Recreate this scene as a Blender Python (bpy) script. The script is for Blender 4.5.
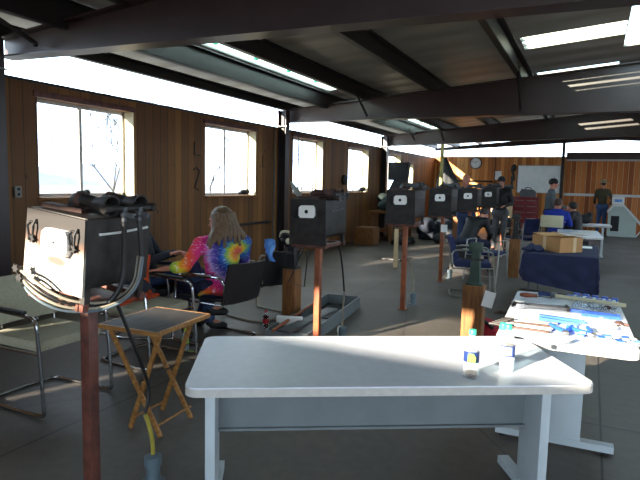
import bpy, bmesh, math, random
from mathutils import Vector, Matrix, Euler
from math import sin, cos, pi, radians as R
random.seed(7)
SC = bpy.context.scene
C = SC.collection
for o in list(bpy.data.objects): bpy.data.objects.remove(o)

# ------------------------------------------------------------------ camera, light, exposure
YAW, PITCH, ROLL, FPX = R(25.71), R(5.91), R(1.31), 560.0
fw = Vector((-sin(YAW)*cos(PITCH), cos(YAW)*cos(PITCH), -sin(PITCH)))
r0 = Vector((cos(YAW), sin(YAW), 0)); u0 = r0.cross(fw)
rt = r0*cos(ROLL) + u0*sin(ROLL); up = u0*cos(ROLL) - r0*sin(ROLL)
cd = bpy.data.cameras.new('camera'); cam = bpy.data.objects.new('camera', cd); C.objects.link(cam)
m = Matrix((rt, up, -fw)).transposed().to_4x4(); m.translation = Vector((0, 0, 1.55)); cam.matrix_world = m
cd.sensor_width = 36; cd.lens = 36*FPX/640; cd.clip_start = 0.02; cd.clip_end = 500
SC.camera = cam

W = bpy.data.worlds.new('world'); SC.world = W; W.use_nodes = True
bg = W.node_tree.nodes['Background']; bg.inputs[0].default_value = (0.68, 0.84, 1.0, 1); bg.inputs[1].default_value = 10.0
AZ, EL = R(21.0), R(15.1)
sd = bpy.data.lights.new('sun', 'SUN'); so = bpy.data.objects.new('sun', sd); C.objects.link(so)
sd.energy = 50; sd.color = (1.0, 0.87, 0.70); sd.angle = R(0.6)
sdir = Vector((sin(AZ)*cos(EL), cos(AZ)*cos(EL), -sin(EL)))
so.rotation_euler = sdir.to_track_quat('-Z', 'Y').to_euler(); so.location = (-20, -40, 20)
SC.view_settings.view_transform = 'Standard'; SC.view_settings.look = 'None'
SC.view_settings.gamma = 1; SC.view_settings.use_curve_mapping = False
SC.view_settings.exposure = -0.8

# ------------------------------------------------------------------ materials
def lin(c):
    return tuple((x/12.92 if x <= .04045 else ((x+.055)/1.055)**2.4) for x in c)
def hexc(h): return lin(tuple(int(h[i:i+2], 16)/255 for i in (0, 2, 4)))
class NT:
    def __init__(s, name):
        s.m = bpy.data.materials.new(name); s.m.use_nodes = True
        s.t = s.m.node_tree; s.b = s.t.nodes['Principled BSDF']; s.o = s.t.nodes['Material Output']
    def n(s, typ, **kw):
        x = s.t.nodes.new(typ)
        for k, v in kw.items():
            if k.startswith('i'): x.inputs[int(k[1:])].default_value = v
            else: setattr(x, k, v)
        return x
    def l(s, a, b): s.t.links.new(a, b)
    def math(s, op, a, b=None):
        x = s.n('ShaderNodeMath', operation=op)
        for i, v in enumerate((a, b)):
            if v is None: continue
            if hasattr(v, 'is_output'): s.l(v, x.inputs[i])
            else: x.inputs[i].default_value = v
        return x.outputs[0]
    def ramp(s, fac, stops, interp='LINEAR'):
        r = s.n('ShaderNodeValToRGB'); r.color_ramp.interpolation = interp
        e = r.color_ramp.elements
        while len(e) < len(stops): e.new(0.5)
        for k, (p, c) in enumerate(stops): e[k].position = p; e[k].color = (*c[:3], 1)
        s.l(fac, r.inputs[0]); return r.outputs[0]
    def noise(s, scale=5, detail=3, stretch=None, coord='Object'):
        tc = s.n('ShaderNodeTexCoord'); v = tc.outputs[coord]
        if stretch:
            mp = s.n('ShaderNodeMapping'); mp.inputs['Scale'].default_value = stretch; s.l(v, mp.inputs[0]); v = mp.outputs[0]
        nz = s.n('ShaderNodeTexNoise'); nz.inputs['Scale'].default_value = scale; nz.inputs['Detail'].default_value = detail
        s.l(v, nz.inputs['Vector']); return nz.outputs['Fac']
    def mix(s, fac, a, b, blend='MIX'):
        x = s.n('ShaderNodeMix', data_type='RGBA', blend_type=blend)
        for i, v in ((0, fac), (6, a), (7, b)):
            if hasattr(v, 'is_output'): s.l(v, x.inputs[i])
            else: x.inputs[i].default_value = v if i == 0 else (*v[:3], 1)
        return x.outputs[2]
    def bump(s, h, st=.3, d=.01):
        b = s.n('ShaderNodeBump'); b.inputs['Strength'].default_value = st; b.inputs['Distance'].default_value = d
        s.l(h, b.inputs['Height']); s.l(b.outputs[0], s.b.inputs['Normal'])
M = {}
def mat(name, col, rough=.6, metal=0., var=.25, scale=12, col2=None, stretch=None, bump=0, spec=None):
    """plain paint/metal/cloth with a little procedural unevenness"""
    t = NT(name); col = hexc(col) if isinstance(col, str) else col
    c2 = (hexc(col2) if isinstance(col2, str) else col2) or tuple(x*(1-var) for x in col)
    f = t.noise(scale, 4, stretch)
    t.l(t.ramp(f, [(.35, c2), (.62, col)]), t.b.inputs['Base Color'])
    t.b.inputs['Roughness'].default_value = rough; t.b.inputs['Metallic'].default_value = metal
    if spec is not None: t.b.inputs['Specular IOR Level'].default_value = spec
    if bump: t.bump(f, bump)
    M[name] = t.m; return t.m
def boards(name, axis, w, stops, gapw=.035, seam=(.01, .005, .003), knots=True, alt=None):
    t = NT(name); tc = t.n('ShaderNodeTexCoord'); sp = t.n('ShaderNodeSeparateXYZ'); t.l(tc.outputs['Object'], sp.inputs[0])
    u = t.math('DIVIDE', sp.outputs[axis], w); n = t.math('FLOOR', u); f = t.math('FRACT', u)
    wn = t.n('ShaderNodeTexWhiteNoise', noise_dimensions='1D'); t.l(n, wn.inputs['W'])
    g = t.noise(6, 5, (9, 9, .8)); g2 = t.noise(1.3, 2, (1, 1, .5))
    v = t.math('ADD', t.math('MULTIPLY', wn.outputs['Value'], .5), t.math('MULTIPLY', g, .35)); v = t.math('ADD', v, t.math('MULTIPLY', g2, .2))
    col = t.ramp(v, stops)
    if knots:
        vo = t.n('ShaderNodeTexVoronoi'); mp = t.n('ShaderNodeMapping'); mp.inputs['Scale'].default_value = (3.2, 3.2, 1.9)
        t.l(tc.outputs['Object'], mp.inputs[0]); t.l(mp.outputs[0], vo.inputs['Vector']); vo.inputs['Scale'].default_value = 1.3
        k = t.ramp(vo.outputs['Distance'], [(.04, (0, 0, 0)), (.11, (1, 1, 1))]); col = t.mix(.75, col, k, 'MULTIPLY')
    e = t.math('MINIMUM', f, t.math('SUBTRACT', 1, f)); gm = t.ramp(e, [(gapw*.5, (0, 0, 0)), (gapw, (1, 1, 1))])
    if alt:   # a lighter narrow batten edge next to every seam
        bm_ = t.ramp(f, [(.08, (1, 1, 1)), (.12, (0, 0, 0))]); col = t.mix(bm_, col, alt)
    col = t.mix(gm, seam, col)
    t.l(col, t.b.inputs['Base Color']); t.b.inputs['Roughness'].default_value = .62; t.bump(gm, .5, .01)
    M[name] = t.m; return t.m
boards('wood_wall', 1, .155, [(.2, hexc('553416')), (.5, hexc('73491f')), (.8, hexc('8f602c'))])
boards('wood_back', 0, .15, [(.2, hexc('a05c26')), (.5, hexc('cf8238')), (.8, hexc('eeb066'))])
boards('wood_door', 0, .165, [(.2, hexc('8e4a1e')), (.5, hexc('b8672c')), (.8, hexc('d88c48'))], alt=hexc('f4c890'))
mat('steel_paint', '382829', .38, 0, .25, 3, spec=.6)
mat('steel_dark', '1f191a', .45, 0, .2, 5)
mat('rust_post', '6e4034', .5, 0, .35, 14, col2='4a2a24')
mat('orange_post', '9c5632', .45, 0, .3, 10, col2='7c422a')
mat('iron', '302d2c', .5, .25, .4, 16, col2='1f1c1b')
mat('iron_rust', '5a4038', .65, .2, .4, 14, col2='3a2a26')
mat('iron_grey', '5d6065', .5, .35, .3, 8)
mat('black', '131316', .6, 0, .3, 10)
mat('black_rubber', '0d0d0e', .45, 0, .2, 10)
mat('chrome', 'b9bcc0', .16, 1, .08, 6)
mat('chair_grey', '9a9a92', .42, .6, .15, 8)
mat('fibre', 'fdfcf8', .9, 0, .06, 30)
mat('table_top', 'dde3ee', .33, 0, .05, 22, spec=.5)
mat('table_edge', 'c3c1bc', .5, 0, .1, 30)
mat('table_grey', '727a7d', .45, 0, .12, 5)
mat('table_leg', 'bcc6cb', .45, 0, .1, 5)
mat('wood_timber', '8a5a2c', .7, 0, .35, 8, col2='6a4220', stretch=(6, 6, .8), bump=.3)
mat('wood_stool', 'a9793f', .5, 0, .3, 9, col2='86592a', stretch=(1, 5, 5))
mat('wood_tray', '474240', .6, 0, .25, 8, col2='3a3431', stretch=(6, 1, 1), spec=.25)
mat('chair_beige', 'a6a28c', .9, 0, .15, 60, bump=.2)
mat('orange_cloth', 'c0461c', .85, 0, .3, 9)
mat('navy', '1c2140', .8, 0, .35, 7)
mat('navy_cloth', '172044', .85, 0, .25, 9)
mat('navy_chair', '232c58', .85, 0, .2, 30)
mat('dark_jacket', '232a36', .8, 0, .35, 7)
mat('jeans', '2e4268', .85, 0, .3, 12)
mat('jeans_light', '4a6796', .85, 0, .3, 12)
mat('skin', 'c4826a', .5, 0, .12, 9)
mat('hair', '7a6048', .5, 0, .45, 5, stretch=(14, 14, 1.2), bump=.5)
mat('hair_dark', '241a15', .5, 0, .35, 8)
mat('hair_brown', '4c3020', .5, 0, .35, 8)
mat('hoodie', '5c656a', .9, 0, .2, 9)
mat('olive', '4c4632', .85, 0, .3, 7)
mat('khaki_hat', 'a79878', .8, 0, .2, 9)
mat('royal', '1d37a8', .8, 0, .25, 7)
mat('cardboard', 'b98a58', .8, 0, .12, 6)
mat('tape', 'd8bd92', .4, 0, .1, 6)
mat('white_paint', 'dfe3e2', .5, 0, .06, 6)
mat('white_matte', 'eeeeea', .8, 0, .05, 6)
mat('pale_green', 'b3c2bb', .55, 0, .08, 3)
mat('red_paint', '7c1720', .35, 0, .25, 6)
mat('red_cloth', 'a3182a', .8, 0, .3, 10)
mat('green_iron', '33473c', .5, .1, .35, 9)
mat('blue_plastic', '2c62d0', .35, 0, .2, 9)
mat('blue_cloth', '78b4f0', .7, 0, .25, 9, col2='3a78cc')
mat('teal', '35b894', .35, 0, .1, 9)
mat('label_blue', '20346c', .4, 0, .15, 9)
mat('label_green', '8fd048', .4, 0, .15, 9)
mat('label_pale', 'd8ecf4', .4, 0, .1, 9)
mat('coke_red', 'b01820', .35, 0, .15, 9)
mat('cola', '3a0a08', .2, 0, .1, 9)
mat('hose_yellow', 'a89a3c', .55, 0, .25, 12)
mat('hose_pale', '9c9482', .5, 0, .3, 12)
mat('pvc', '5f6f78', .5, 0, .15, 8)
mat('stud', 'b5a860', .7, 0, .25, 6)
mat('tarp', '1e2226', .6, 0, .3, 4, bump=.3)
mat('green_cloth', 'b8c828', .8, 0, .2, 9)
mat('dark_green', '22302c', .85, 0, .35, 7)
mat('tan_metal', '9a9580', .5, 0, .12, 6)
mat('outlet', '8a8580', .5, 0, .1, 9)
mat('bark', '2e2a28', .9, 0, .3, 5)
mat('snow', '7d7a72', .9, 0, .3, .3, col2='55504a')
mat('hill', '8e99ac', .9, 0, .3, .05)
mat('parchment', 'cfc9a8', .7, 0, .08, 9)

# concrete
t = NT('concrete'); f1 = t.noise(1.1, 6); f2 = t.noise(14, 6); f3 = t.noise(.35, 3)
v = t.math('ADD', t.math('MULTIPLY', f1, .5), t.math('ADD', t.math('MULTIPLY', f2, .22), t.math('MULTIPLY', f3, .3)))
col = t.ramp(v, [(.35, hexc('433e36')), (.52, hexc('56504a')), (.7, hexc('6a645a'))])
tc = t.n('ShaderNodeTexCoord'); sp = t.n('ShaderNodeSeparateXYZ'); t.l(tc.outputs['Object'], sp.inputs[0])
def joint(out, off, per):
    a = t.math('ABSOLUTE', t.math('SUBTRACT', t.math('FRACT', t.math('DIVIDE', t.math('ADD', out, off), per)), .5))
    return t.ramp(t.math('MULTIPLY', a, per), [(.004, (0, 0, 0)), (.009, (1, 1, 1))])
j = t.mix(1, joint(sp.outputs[0], 1.35, 3.0), joint(sp.outputs[1], .5, 3.0), 'MULTIPLY')
cr = t.n('ShaderNodeTexVoronoi', feature='DISTANCE_TO_EDGE'); cr.inputs['Scale'].default_value = .33
wv = t.n('ShaderNodeMapping'); t.l(tc.outputs['Object'], wv.inputs[0]); t.l(wv.outputs[0], cr.inputs['Vector'])
ck = t.ramp(cr.outputs['Distance'], [(.001, (.45, .45, .45)), (.004, (1, 1, 1))])
col = t.mix(.75, col, j, 'MULTIPLY'); col = t.mix(.8, col, ck, 'MULTIPLY')
t.l(col, t.b.inputs['Base Color']); t.l(t.ramp(f1, [(.3, (.42,)*3), (.7, (.62,)*3)]), t.b.inputs['Roughness']); t.bump(f2, .12, .01)
M['concrete'] = t.m
# roof underside: ribbed sheet seen from below
t = NT('roof_sheet'); f = t.noise(1.2, 4, (.5, 2, 1)); t.l(t.ramp(f, [(.3, hexc('8c8a80')), (.7, hexc('b4b2a6'))]), t.b.inputs['Base Color'])
tc = t.n('ShaderNodeTexCoord'); wv = t.n('ShaderNodeTexWave', bands_direction='Y'); wv.inputs['Scale'].default_value = .5; wv.inputs['Distortion'].default_value = 1.2
t.l(tc.outputs['Object'], wv.inputs['Vector']); t.bump(wv.outputs['Fac'], .6, .04); t.b.inputs['Roughness'].default_value = .45; M['roof_sheet'] = t.m
# translucent roof light sheet
def seethrough(name, tint, keep, gloss=.05):
    t = NT(name); tr = t.n('ShaderNodeBsdfTransparent'); tr.inputs[0].default_value = (*tint, 1)
    t.b.inputs['Base Color'].default_value = (.9, .95, .95, 1); t.b.inputs['Roughness'].default_value = gloss
    mx = t.n('ShaderNodeMixShader'); mx.inputs[0].default_value = keep
    t.l(tr.outputs[0], mx.inputs[1]); t.l(t.b.outputs[0], mx.inputs[2]); t.l(mx.outputs[0], t.o.inputs[0]); M[name] = t.m; return t
seethrough('sheet_light', (.93, 1, .97), .06, .3)
seethrough('pane', (.97, .98, 1), .10, .05)
t = NT('sheet_milky'); tl = t.n('ShaderNodeBsdfTranslucent'); tl.inputs[0].default_value = (.82, .93, .88, 1); t.l(tl.outputs[0], t.o.inputs[0]); M['sheet_milky'] = t.m
tb = seethrough('bottle_clear', (.84, .90, .91), .09, .08)
lw_ = tb.n('ShaderNodeLayerWeight'); lw_.inputs[0].default_value = .35; mx_ = [x for x in tb.t.nodes if x.type == 'MIX_SHADER'][0]
tb.l(tb.math('ADD', .12, tb.math('MULTIPLY', lw_.outputs['Facing'], .6)), mx_.inputs[0])
seethrough('water', (.85, .93, .97), .22, .03)
seethrough('bag_clear', (.90, .93, .97), .16, .18)
# whiteboard with faint pen scribbles
t = NT('whiteboard'); f = t.noise(9, 5, (1, 1, 5)); f2 = t.noise(2.2, 1)
s1 = t.ramp(f, [(.47, (.90, .96, .95)), (.5, (.45, .68, .6)), (.53, (.90, .96, .95))]); t.l(t.mix(t.ramp(f2, [(.45, (0,)*3), (.55, (1,)*3)]), (.90, .96, .95), s1), t.b.inputs['Base Color'])
t.b.inputs['Roughness'].default_value = .3; M['whiteboard'] = t.m
# soot-marked forge front plate (soot and scorch are stains of its own)
t = NT('forge_plate'); tc = t.n('ShaderNodeTexCoord'); sp = t.n('ShaderNodeSeparateXYZ'); t.l(tc.outputs['Object'], sp.inputs[0])
nz = t.noise(9, 5); zz = t.math('ADD', sp.outputs[2], t.math('MULTIPLY', nz, .12))
c1 = t.ramp(zz, [(.0, hexc('a8a59f')), (.24, hexc('a09a90')), (.305, hexc('4a3020')), (.35, hexc('171210'))])
dx_ = t.math('POWER', t.math('DIVIDE', t.math('SUBTRACT', sp.outputs[0], .02), .08), 2); dz_ = t.math('POWER', t.math('DIVIDE', t.math('SUBTRACT', t.math('ADD', sp.outputs[2], t.math('MULTIPLY', nz, .03)), .185), .024), 2)
c1 = t.mix(t.ramp(t.math('ADD', dx_, dz_), [(.3, (.8,)*3), (1., (0,)*3)]), c1, hexc('3a1c0c'))
t.l(c1, t.b.inputs['Base Color']); t.b.inputs['Roughness'].default_value = .6; M['forge_plate'] = t.m
# tie-dye: rings of dye round a centre on the right shoulder blade, broken by pleat streaks
t = NT('tie_dye'); tc = t.n('ShaderNodeTexCoord'); sub = t.n('ShaderNodeVectorMath', operation='SUBTRACT'); sub.inputs[1].default_value = (.11, -.15, .85)
t.l(tc.outputs['Object'], sub.inputs[0]); ln = t.n('ShaderNodeVectorMath', operation='LENGTH'); t.l(sub.outputs[0], ln.inputs[0])
sx = t.n('ShaderNodeSeparateXYZ'); t.l(sub.outputs[0], sx.inputs[0]); ang = t.math('ARCTAN2', sx.outputs[2], sx.outputs[0])
cmb = t.n('ShaderNodeCombineXYZ'); t.l(t.math('MULTIPLY', ang, 5.5), cmb.inputs[0]); t.l(t.math('MULTIPLY', ln.outputs['Value'], 5), cmb.inputs[1])
nz = t.n('ShaderNodeTexNoise'); nz.inputs['Scale'].default_value = 2.2; nz.inputs['Detail'].default_value = 2; t.l(cmb.outputs[0], nz.inputs['Vector'])
rr = t.math('ADD', ln.outputs['Value'], t.math('MULTIPLY', t.math('SUBTRACT', nz.outputs['Fac'], .5), .10))
st = ['8a8490', 'd02838', 'e05028', 'f0c830', '8cc040', '2070c0', '203090', '6a50b0', 'b8a0d8', 'e02890', 'e83070', 'f05020', 'f8a020', 'e8d830', '70b840']
pos = [0, .035, .07, .10, .125, .16, .205, .25, .28, .33, .39, .45, .50, .54, .62]
rc = t.ramp(t.math('MULTIPLY', rr, 1), [(p, hexc(h)) for p, h in zip(pos, st)])
nz2 = t.n('ShaderNodeTexNoise'); nz2.inputs['Scale'].default_value = 4.5; nz2.inputs['Detail'].default_value = 1; t.l(cmb.outputs[0], nz2.inputs['Vector'])
wht = t.ramp(nz2.outputs['Fac'], [(.58, (0,)*3), (.72, (.6,)*3)])
t.l(t.mix(wht, rc, (.8, .8, .85)), t.b.inputs['Base Color']); t.b.inputs['Roughness'].default_value = .85; M['tie_dye'] = t.m

# ------------------------------------------------------------------ geometry helpers
class MB:
    def __init__(s): s.b = bmesh.new()
    def _x(s, vs, mtx):
        for v in vs: v.co = mtx @ v.co
    def box(s, c, d, rot=(0, 0, 0), bev=0, taper=None):
        r = bmesh.ops.create_cube(s.b, size=1); vs = r['verts']
        for v in vs:
            k = 1 if (taper is None or v.co.z < 0) else taper
            v.co = Vector((v.co.x*d[0]*k, v.co.y*d[1]*k, v.co.z*d[2]))
        mt = Matrix.Translation(c) @ Euler(rot).to_matrix().to_4x4(); s._x(vs, mt)
        if bev:
            es = list({e for v in vs for e in v.link_edges})
            bmesh.ops.bevel(s.b, geom=es, offset=bev, segments=2, affect='EDGES', profile=.6)
        return s
    def rod(s, p0, p1, r, r1=None, n=10, cap=True):
        p0, p1 = Vector(p0), Vector(p1); d = p1-p0
        if d.length < 1e-6: return s
        q = bmesh.ops.create_cone(s.b, cap_ends=cap, segments=n, radius1=r, radius2=r if r1 is None else r1, depth=d.length)
        mt = Matrix.Translation((p0+p1)/2) @ d.to_track_quat('Z', 'Y').to_matrix().to_4x4(); s._x(q['verts'], mt); return s
    def ball(s, c, r, sc=(1, 1, 1), rot=(0, 0, 0), sub=2):
        q = bmesh.ops.create_icosphere(s.b, subdivisions=sub, radius=r)
        mt = Matrix.Translation(c) @ Euler(rot).to_matrix().to_4x4() @ Matrix.Diagonal((*sc, 1)); s._x(q['verts'], mt); return s
    def tube(s, pts, r, n=8, smooth=0, closed=False, r2=None):
        P = [Vector(p) for p in pts]
        for _ in range(smooth):
            Q = [P[0]]
            for a, b in zip(P[:-1], P[1:]): Q += [a*.75+b*.25, a*.25+b*.75]
            P = Q + [P[-1]]
        rings = []; prev = None
        for i, p in enumerate(P):
            if closed: d = P[(i+1) % len(P)]-P[i-1]
            else: d = (P[min(i+1, len(P)-1)]-P[max(i-1, 0)])
            d.normalize()
            if prev is None:
                a = Vector((0, 0, 1)) if abs(d.z) < .9 else Vector((1, 0, 0)); u = d.cross(a).normalized()
            else: u = (prev-d*prev.dot(d)).normalized()
            prev = u; w = d.cross(u); rad = r if r2 is None else r+(r2-r)*i/(len(P)-1)
            rings.append([s.b.verts.new(p+(u*cos(2*pi*k/n)+w*sin(2*pi*k/n))*rad) for k in range(n)])
        pairs = list(zip(rings[:-1], rings[1:])) + ([(rings[-1], rings[0])] if closed else [])
        for A, B in pairs:
            for k in range(n): s.b.faces.new((A[k], A[(k+1) % n], B[(k+1) % n], B[k]))
        if not closed: s.b.faces.new(rings[0][::-1]); s.b.faces.new(rings[-1])
        return s
    def lathe(s, prof, c=(0, 0, 0), n=16, axis=None):
        rings = []; c = Vector(c); q = Vector(axis).to_track_quat('Z', 'Y') if axis else None
        for r, z in prof:
            ring = []
            for k in range(n):
                v = Vector((r*cos(2*pi*k/n), r*sin(2*pi*k/n), z))
                if q: v = q @ v
                ring.append(s.b.verts.new(c+v))
            rings.append(ring)
        for A, B in zip(rings[:-1], rings[1:]):
            for k in range(n): s.b.faces.new((A[k], A[(k+1) % n], B[(k+1) % n], B[k]))
        s.b.faces.new(rings[0][::-1]); s.b.faces.new(rings[-1]); return s
    def prism(s, poly, a0, a1, axis='y'):
        f = {'y': lambda u, v, a: (u, a, v), 'x': lambda u, v, a: (a, u, v), 'z': lambda u, v, a: (u, v, a)}[axis]
        A = [s.b.verts.new(f(u, v, a0)) for u, v in poly]; B = [s.b.verts.new(f(u, v, a1)) for u, v in poly]
        s.b.faces.new(A); s.b.faces.new(B[::-1]); n = len(poly)
        for k in range(n): s.b.faces.new((A[k], B[k], B[(k+1) % n], A[(k+1) % n]))
        return s
    def slab(s, fn, nu, nv, th):
        """cloth-like sheet fn(u,v)->point given thickness th along -z-ish normal"""
        G = [[Vector(fn(i/nu, j/nv)) for j in range(nv+1)] for i in range(nu+1)]
        def nrm(i, j):
            n_ = Vector((0, 0, 0))
            for di in (-1, 1):
                for dj in (-1, 1):
                    a, c_ = i+di, j+dj
                    if 0 <= a <= nu and 0 <= c_ <= nv: n_ += (G[a][j]-G[i][j]).cross(G[i][c_]-G[i][j])*di*dj
            return n_.normalized() if n_.length > 1e-12 else Vector((0, 0, 1))
        T = [[s.b.verts.new(p) for p in row] for row in G]
        U = [[s.b.verts.new(G[i][j]-nrm(i, j)*th) for j in range(nv+1)] for i in range(nu+1)]
        for i in range(nu):
            for j in range(nv):
                s.b.faces.new((T[i][j], T[i+1][j], T[i+1][j+1], T[i][j+1])); s.b.faces.new((U[i][j], U[i][j+1], U[i+1][j+1], U[i+1][j]))
        for i in range(nu):
            s.b.faces.new((T[i][0], U[i][0], U[i+1][0], T[i+1][0])); s.b.faces.new((T[i][nv], T[i+1][nv], U[i+1][nv], U[i][nv]))
        for j in range(nv):
            s.b.faces.new((T[0][j], T[0][j+1], U[0][j+1], U[0][j])); s.b.faces.new((T[nu][j], U[nu][j], U[nu][j+1], T[nu][j+1]))
        return s
    def mesh(s, name, smooth=None):
        bmesh.ops.recalc_face_normals(s.b, faces=s.b.faces[:])
        me = bpy.data.meshes.new(name); s.b.to_mesh(me); s.b.free()
        if smooth:
            for p in me.polygons: p.use_smooth = True
            try: me.set_sharp_from_angle(angle=R(smooth))
            except Exception: pass
        return me
    def build(s, name, mt, parent=None, loc=None, smooth=38, **tags):
        me = s.mesh(name, smooth); me.materials.append(M[mt] if isinstance(mt, str) else mt)
        o = bpy.data.objects.new(name, me); C.objects.link(o)
        if parent: o.parent = parent
        if loc: o.location = loc
        for k, v in tags.items(): o[k] = v
        return o
def thing(name, label, cat, loc=(0, 0, 0), rz=0, group=None):
    o = bpy.data.objects.new(name, None); C.objects.link(o); o.location = loc; o.rotation_euler = (0, 0, rz); o.empty_display_size = .1
    o['label'] = label; o['category'] = cat
    if group: o['group'] = group
    return o
def tag(o, label, cat, group=None, kind=None):
    o['label'] = label; o['category'] = cat
    if group: o['group'] = group
    if kind: o['kind'] = kind
    return o
def struct(o): o['kind'] = 'structure'; return o
def dup(root, loc=None, rz=None, label=None, group=None):
    kids = {}
    for o in C.objects:
        if o.parent: kids.setdefault(o.parent.name, []).append(o)
    def cp(o, par):
        c = o.copy(); C.objects.link(c)
        if par: c.parent = par
        for k in kids.get(o.name, []): cp(k, c)
        return c
    r = cp(root, None)
    if loc is not None: r.location = loc
    if rz is not None: r.rotation_euler = (0, 0, rz)
    if label: r['label'] = label
    if group: r['group'] = group
    return r
def remeshed(mb, name, voxel, smooth_it=3):
    """union of overlapping shapes into one continuous skin"""
    me = mb.mesh(name+'_src'); o = bpy.data.objects.new(name+'_src', me); C.objects.link(o)
    md = o.modifiers.new('r', 'REMESH'); md.mode = 'VOXEL'; md.voxel_size = voxel; md.use_smooth_shade = True
    if smooth_it:
        sm = o.modifiers.new('s', 'SMOOTH'); sm.factor = .5; sm.iterations = smooth_it
    dg = bpy.context.evaluated_depsgraph_get(); dg.update()
    out = bpy.data.meshes.new_from_object(o.evaluated_get(dg)); out.name = name
    bpy.data.objects.remove(o); bpy.data.meshes.remove(me)
    for p in out.polygons: p.use_smooth = True
    return out
def addmesh(name, me, mt, parent=None, loc=None, rz=0):
    me.materials.clear(); me.materials.append(M[mt]); o = bpy.data.objects.new(name, me); C.objects.link(o)
    if parent: o.parent = parent
    if loc is not None: o.location = loc; o.rotation_euler = (0, 0, rz)
    return o

# ------------------------------------------------------------------ the shell
XW, XE, YS, YN, WT = -5.65, 6.95, -4.1, 22.0, .2
roofz = lambda x: 3.17+.083*((x if x < .65 else 1.3-x)+5.65)
struct(MB().box(((XW+XE)/2, (YS+YN)/2, -.1), (XE-XW+.5, YN-YS+.6, .2)).build('floor', 'concrete'))
WIN = [(-3.65, -2.9, 1.3, 2.45), (4.36, 5.82, 1.3, 2.43), (7.4, 8.9, 1.28, 2.45), (10.35, 11.77, 1.3, 2.48), (13.3, 14.7, 1.3, 2.46), (16.2, 17.62, 1.3, 2.45), (18.45, 19.05, 1.3, 2.25)]
def wall_with(x0, x1, wins, top, m_, name, axis='y', lo=YS, hi=YN):
    b = MB(); cur = lo
    def seg(a, c_, z0, z1):
        if axis == 'y': b.box(((x0+x1)/2, (a+c_)/2, (z0+z1)/2), (abs(x1-x0), c_-a, z1-z0))
        else: b.box(((a+c_)/2, (x0+x1)/2, (z0+z1)/2), (c_-a, abs(x1-x0), z1-z0))
    for (a, c_, z0, z1) in wins:
        seg(cur, a, 0, top); seg(a, c_, 0, z0); seg(a, c_, z1, top); cur = c_
    seg(cur, hi, 0, top); return struct(b.build(name, m_, smooth=None))
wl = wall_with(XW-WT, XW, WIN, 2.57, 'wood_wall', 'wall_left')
MB().box((XW-WT/2, (YS-.6)/2, 2.80), (WT, -.6-YS, .40)).build('sun_block_boards', 'wood_wall', wl)  # unseen boards added to keep the sun off the tie-dye shirt
# capping board of the left wall and painted letters
MB().box((XW-WT/2, (YS+YN)/2, 2.585), (WT+.03, YN-YS, .03)).build('cap_board', 'steel_dark', wl)
def stroke(pts, r=.012): return MB().tube(pts, r, 5, 0)
x_ = XW+.004
stroke([(x_, 7.12, 2.13), (x_, 7.11, 1.93), (x_, 7.25, 1.93)], .013).build('painted_letter', 'black', wl)
stroke([(x_, 7.10, 1.70), (x_, 7.17, 1.74), (x_, 7.24, 1.68), (x_, 7.2, 1.57), (x_, 7.12, 1.42), (x_, 7.22, 1.38)], .013).build('painted_letter', 'black', wl)
stroke([(x_, 9.15, 2.02), (x_, 9.14, 1.82), (x_, 9.22, 1.81)], .009).build('painted_letter', 'black', wl)
for i, (a, c_, z0, z1) in enumerate(WIN):
    w = bpy.data.objects.new('window_%d' % (i+1), None); C.objects.link(w); w.location = (XW-WT+.02, (a+c_)/2, z0); struct(w)
    L, H_ = c_-a, z1-z0; f = MB()
    for z in (0.02, H_-.02): f.box((0, 0, z), (.04, L, .04))
    for y in (-L/2+.02, L/2-.02): f.box((0, y, H_/2), (.04, .04, H_))
    if L > 1: f.box((0, 0, H_/2), (.035, .045, H_)); 
    f.build('window_frame', 'table_edge', w)
    MB().box((0, 0, H_/2), (.006, L-.06, H_-.06)).build('pane', 'pane', w)
    MB().box((.12, 0, -.012), (.26, L+.06, .028), bev=.004).build('sill', 'wood_timber', w)
    MB().box((.10, L/2+.006, H_/2), (.17, .014, H_)).build('glare_jamb', 'parchment', w)  # pale lining added; sun glare on the wood reveal is put into its colour
    MB().box((.19, 0, H_+.03), (.03, L+.1, .07), bev=.004).build('head_trim', 'rust_post', w)
# back wall, its door, header
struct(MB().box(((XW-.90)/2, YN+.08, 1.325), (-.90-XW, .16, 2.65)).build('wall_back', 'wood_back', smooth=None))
DX0, DX1 = -.90, 4.2
d = bpy.data.objects.new('door_1', None); C.objects.link(d); d.location = (DX0, YN, 0); struct(d)
MB().box(((DX1-DX0)/2, .1, 1.25), (DX1-DX0, .06, 2.5)).build('door_panel', 'wood_door', d, smooth=None)
MB().box(((DX1-DX0)/2, .04, 2.53), (DX1-DX0, .06, .06)).build('door_track', 'table_leg', d)
MB().box(((DX1-DX0)/2, .04, 2.68), (DX1-DX0, .14, .24), bev=.01).build('door_header', 'steel_paint', d)
MB().box((1.42, .02, 1.31), (2.9, .05, .09), bev=.008).build('cross_rail', 'white_paint', d)
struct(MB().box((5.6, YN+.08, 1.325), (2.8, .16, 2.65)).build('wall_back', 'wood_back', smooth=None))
# rear wall and right wall (behind / beside the camera), clear band above each; unseen openings shaped to bring in light
struct(wall_with(YS-.16, YS, [(-1.5, 4.9, .02, 2.5)], 2.65, 'wood_back', 'wall_rear', 'x', XW, XE))
struct(wall_with(XE, XE+WT, [(-3.2, -1.6, 1.3, 2.45), (.4, 3.4, .02, 2.4), (4.6, 6.1, 1.3, 2.45), (7.6, 9.1, 1.3, 2.45), (10.4, 13.4, .02, 2.4), (16.4, 19.4, .02, 2.4)], 2.57, 'wood_wall', 'wall_right'))
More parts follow.
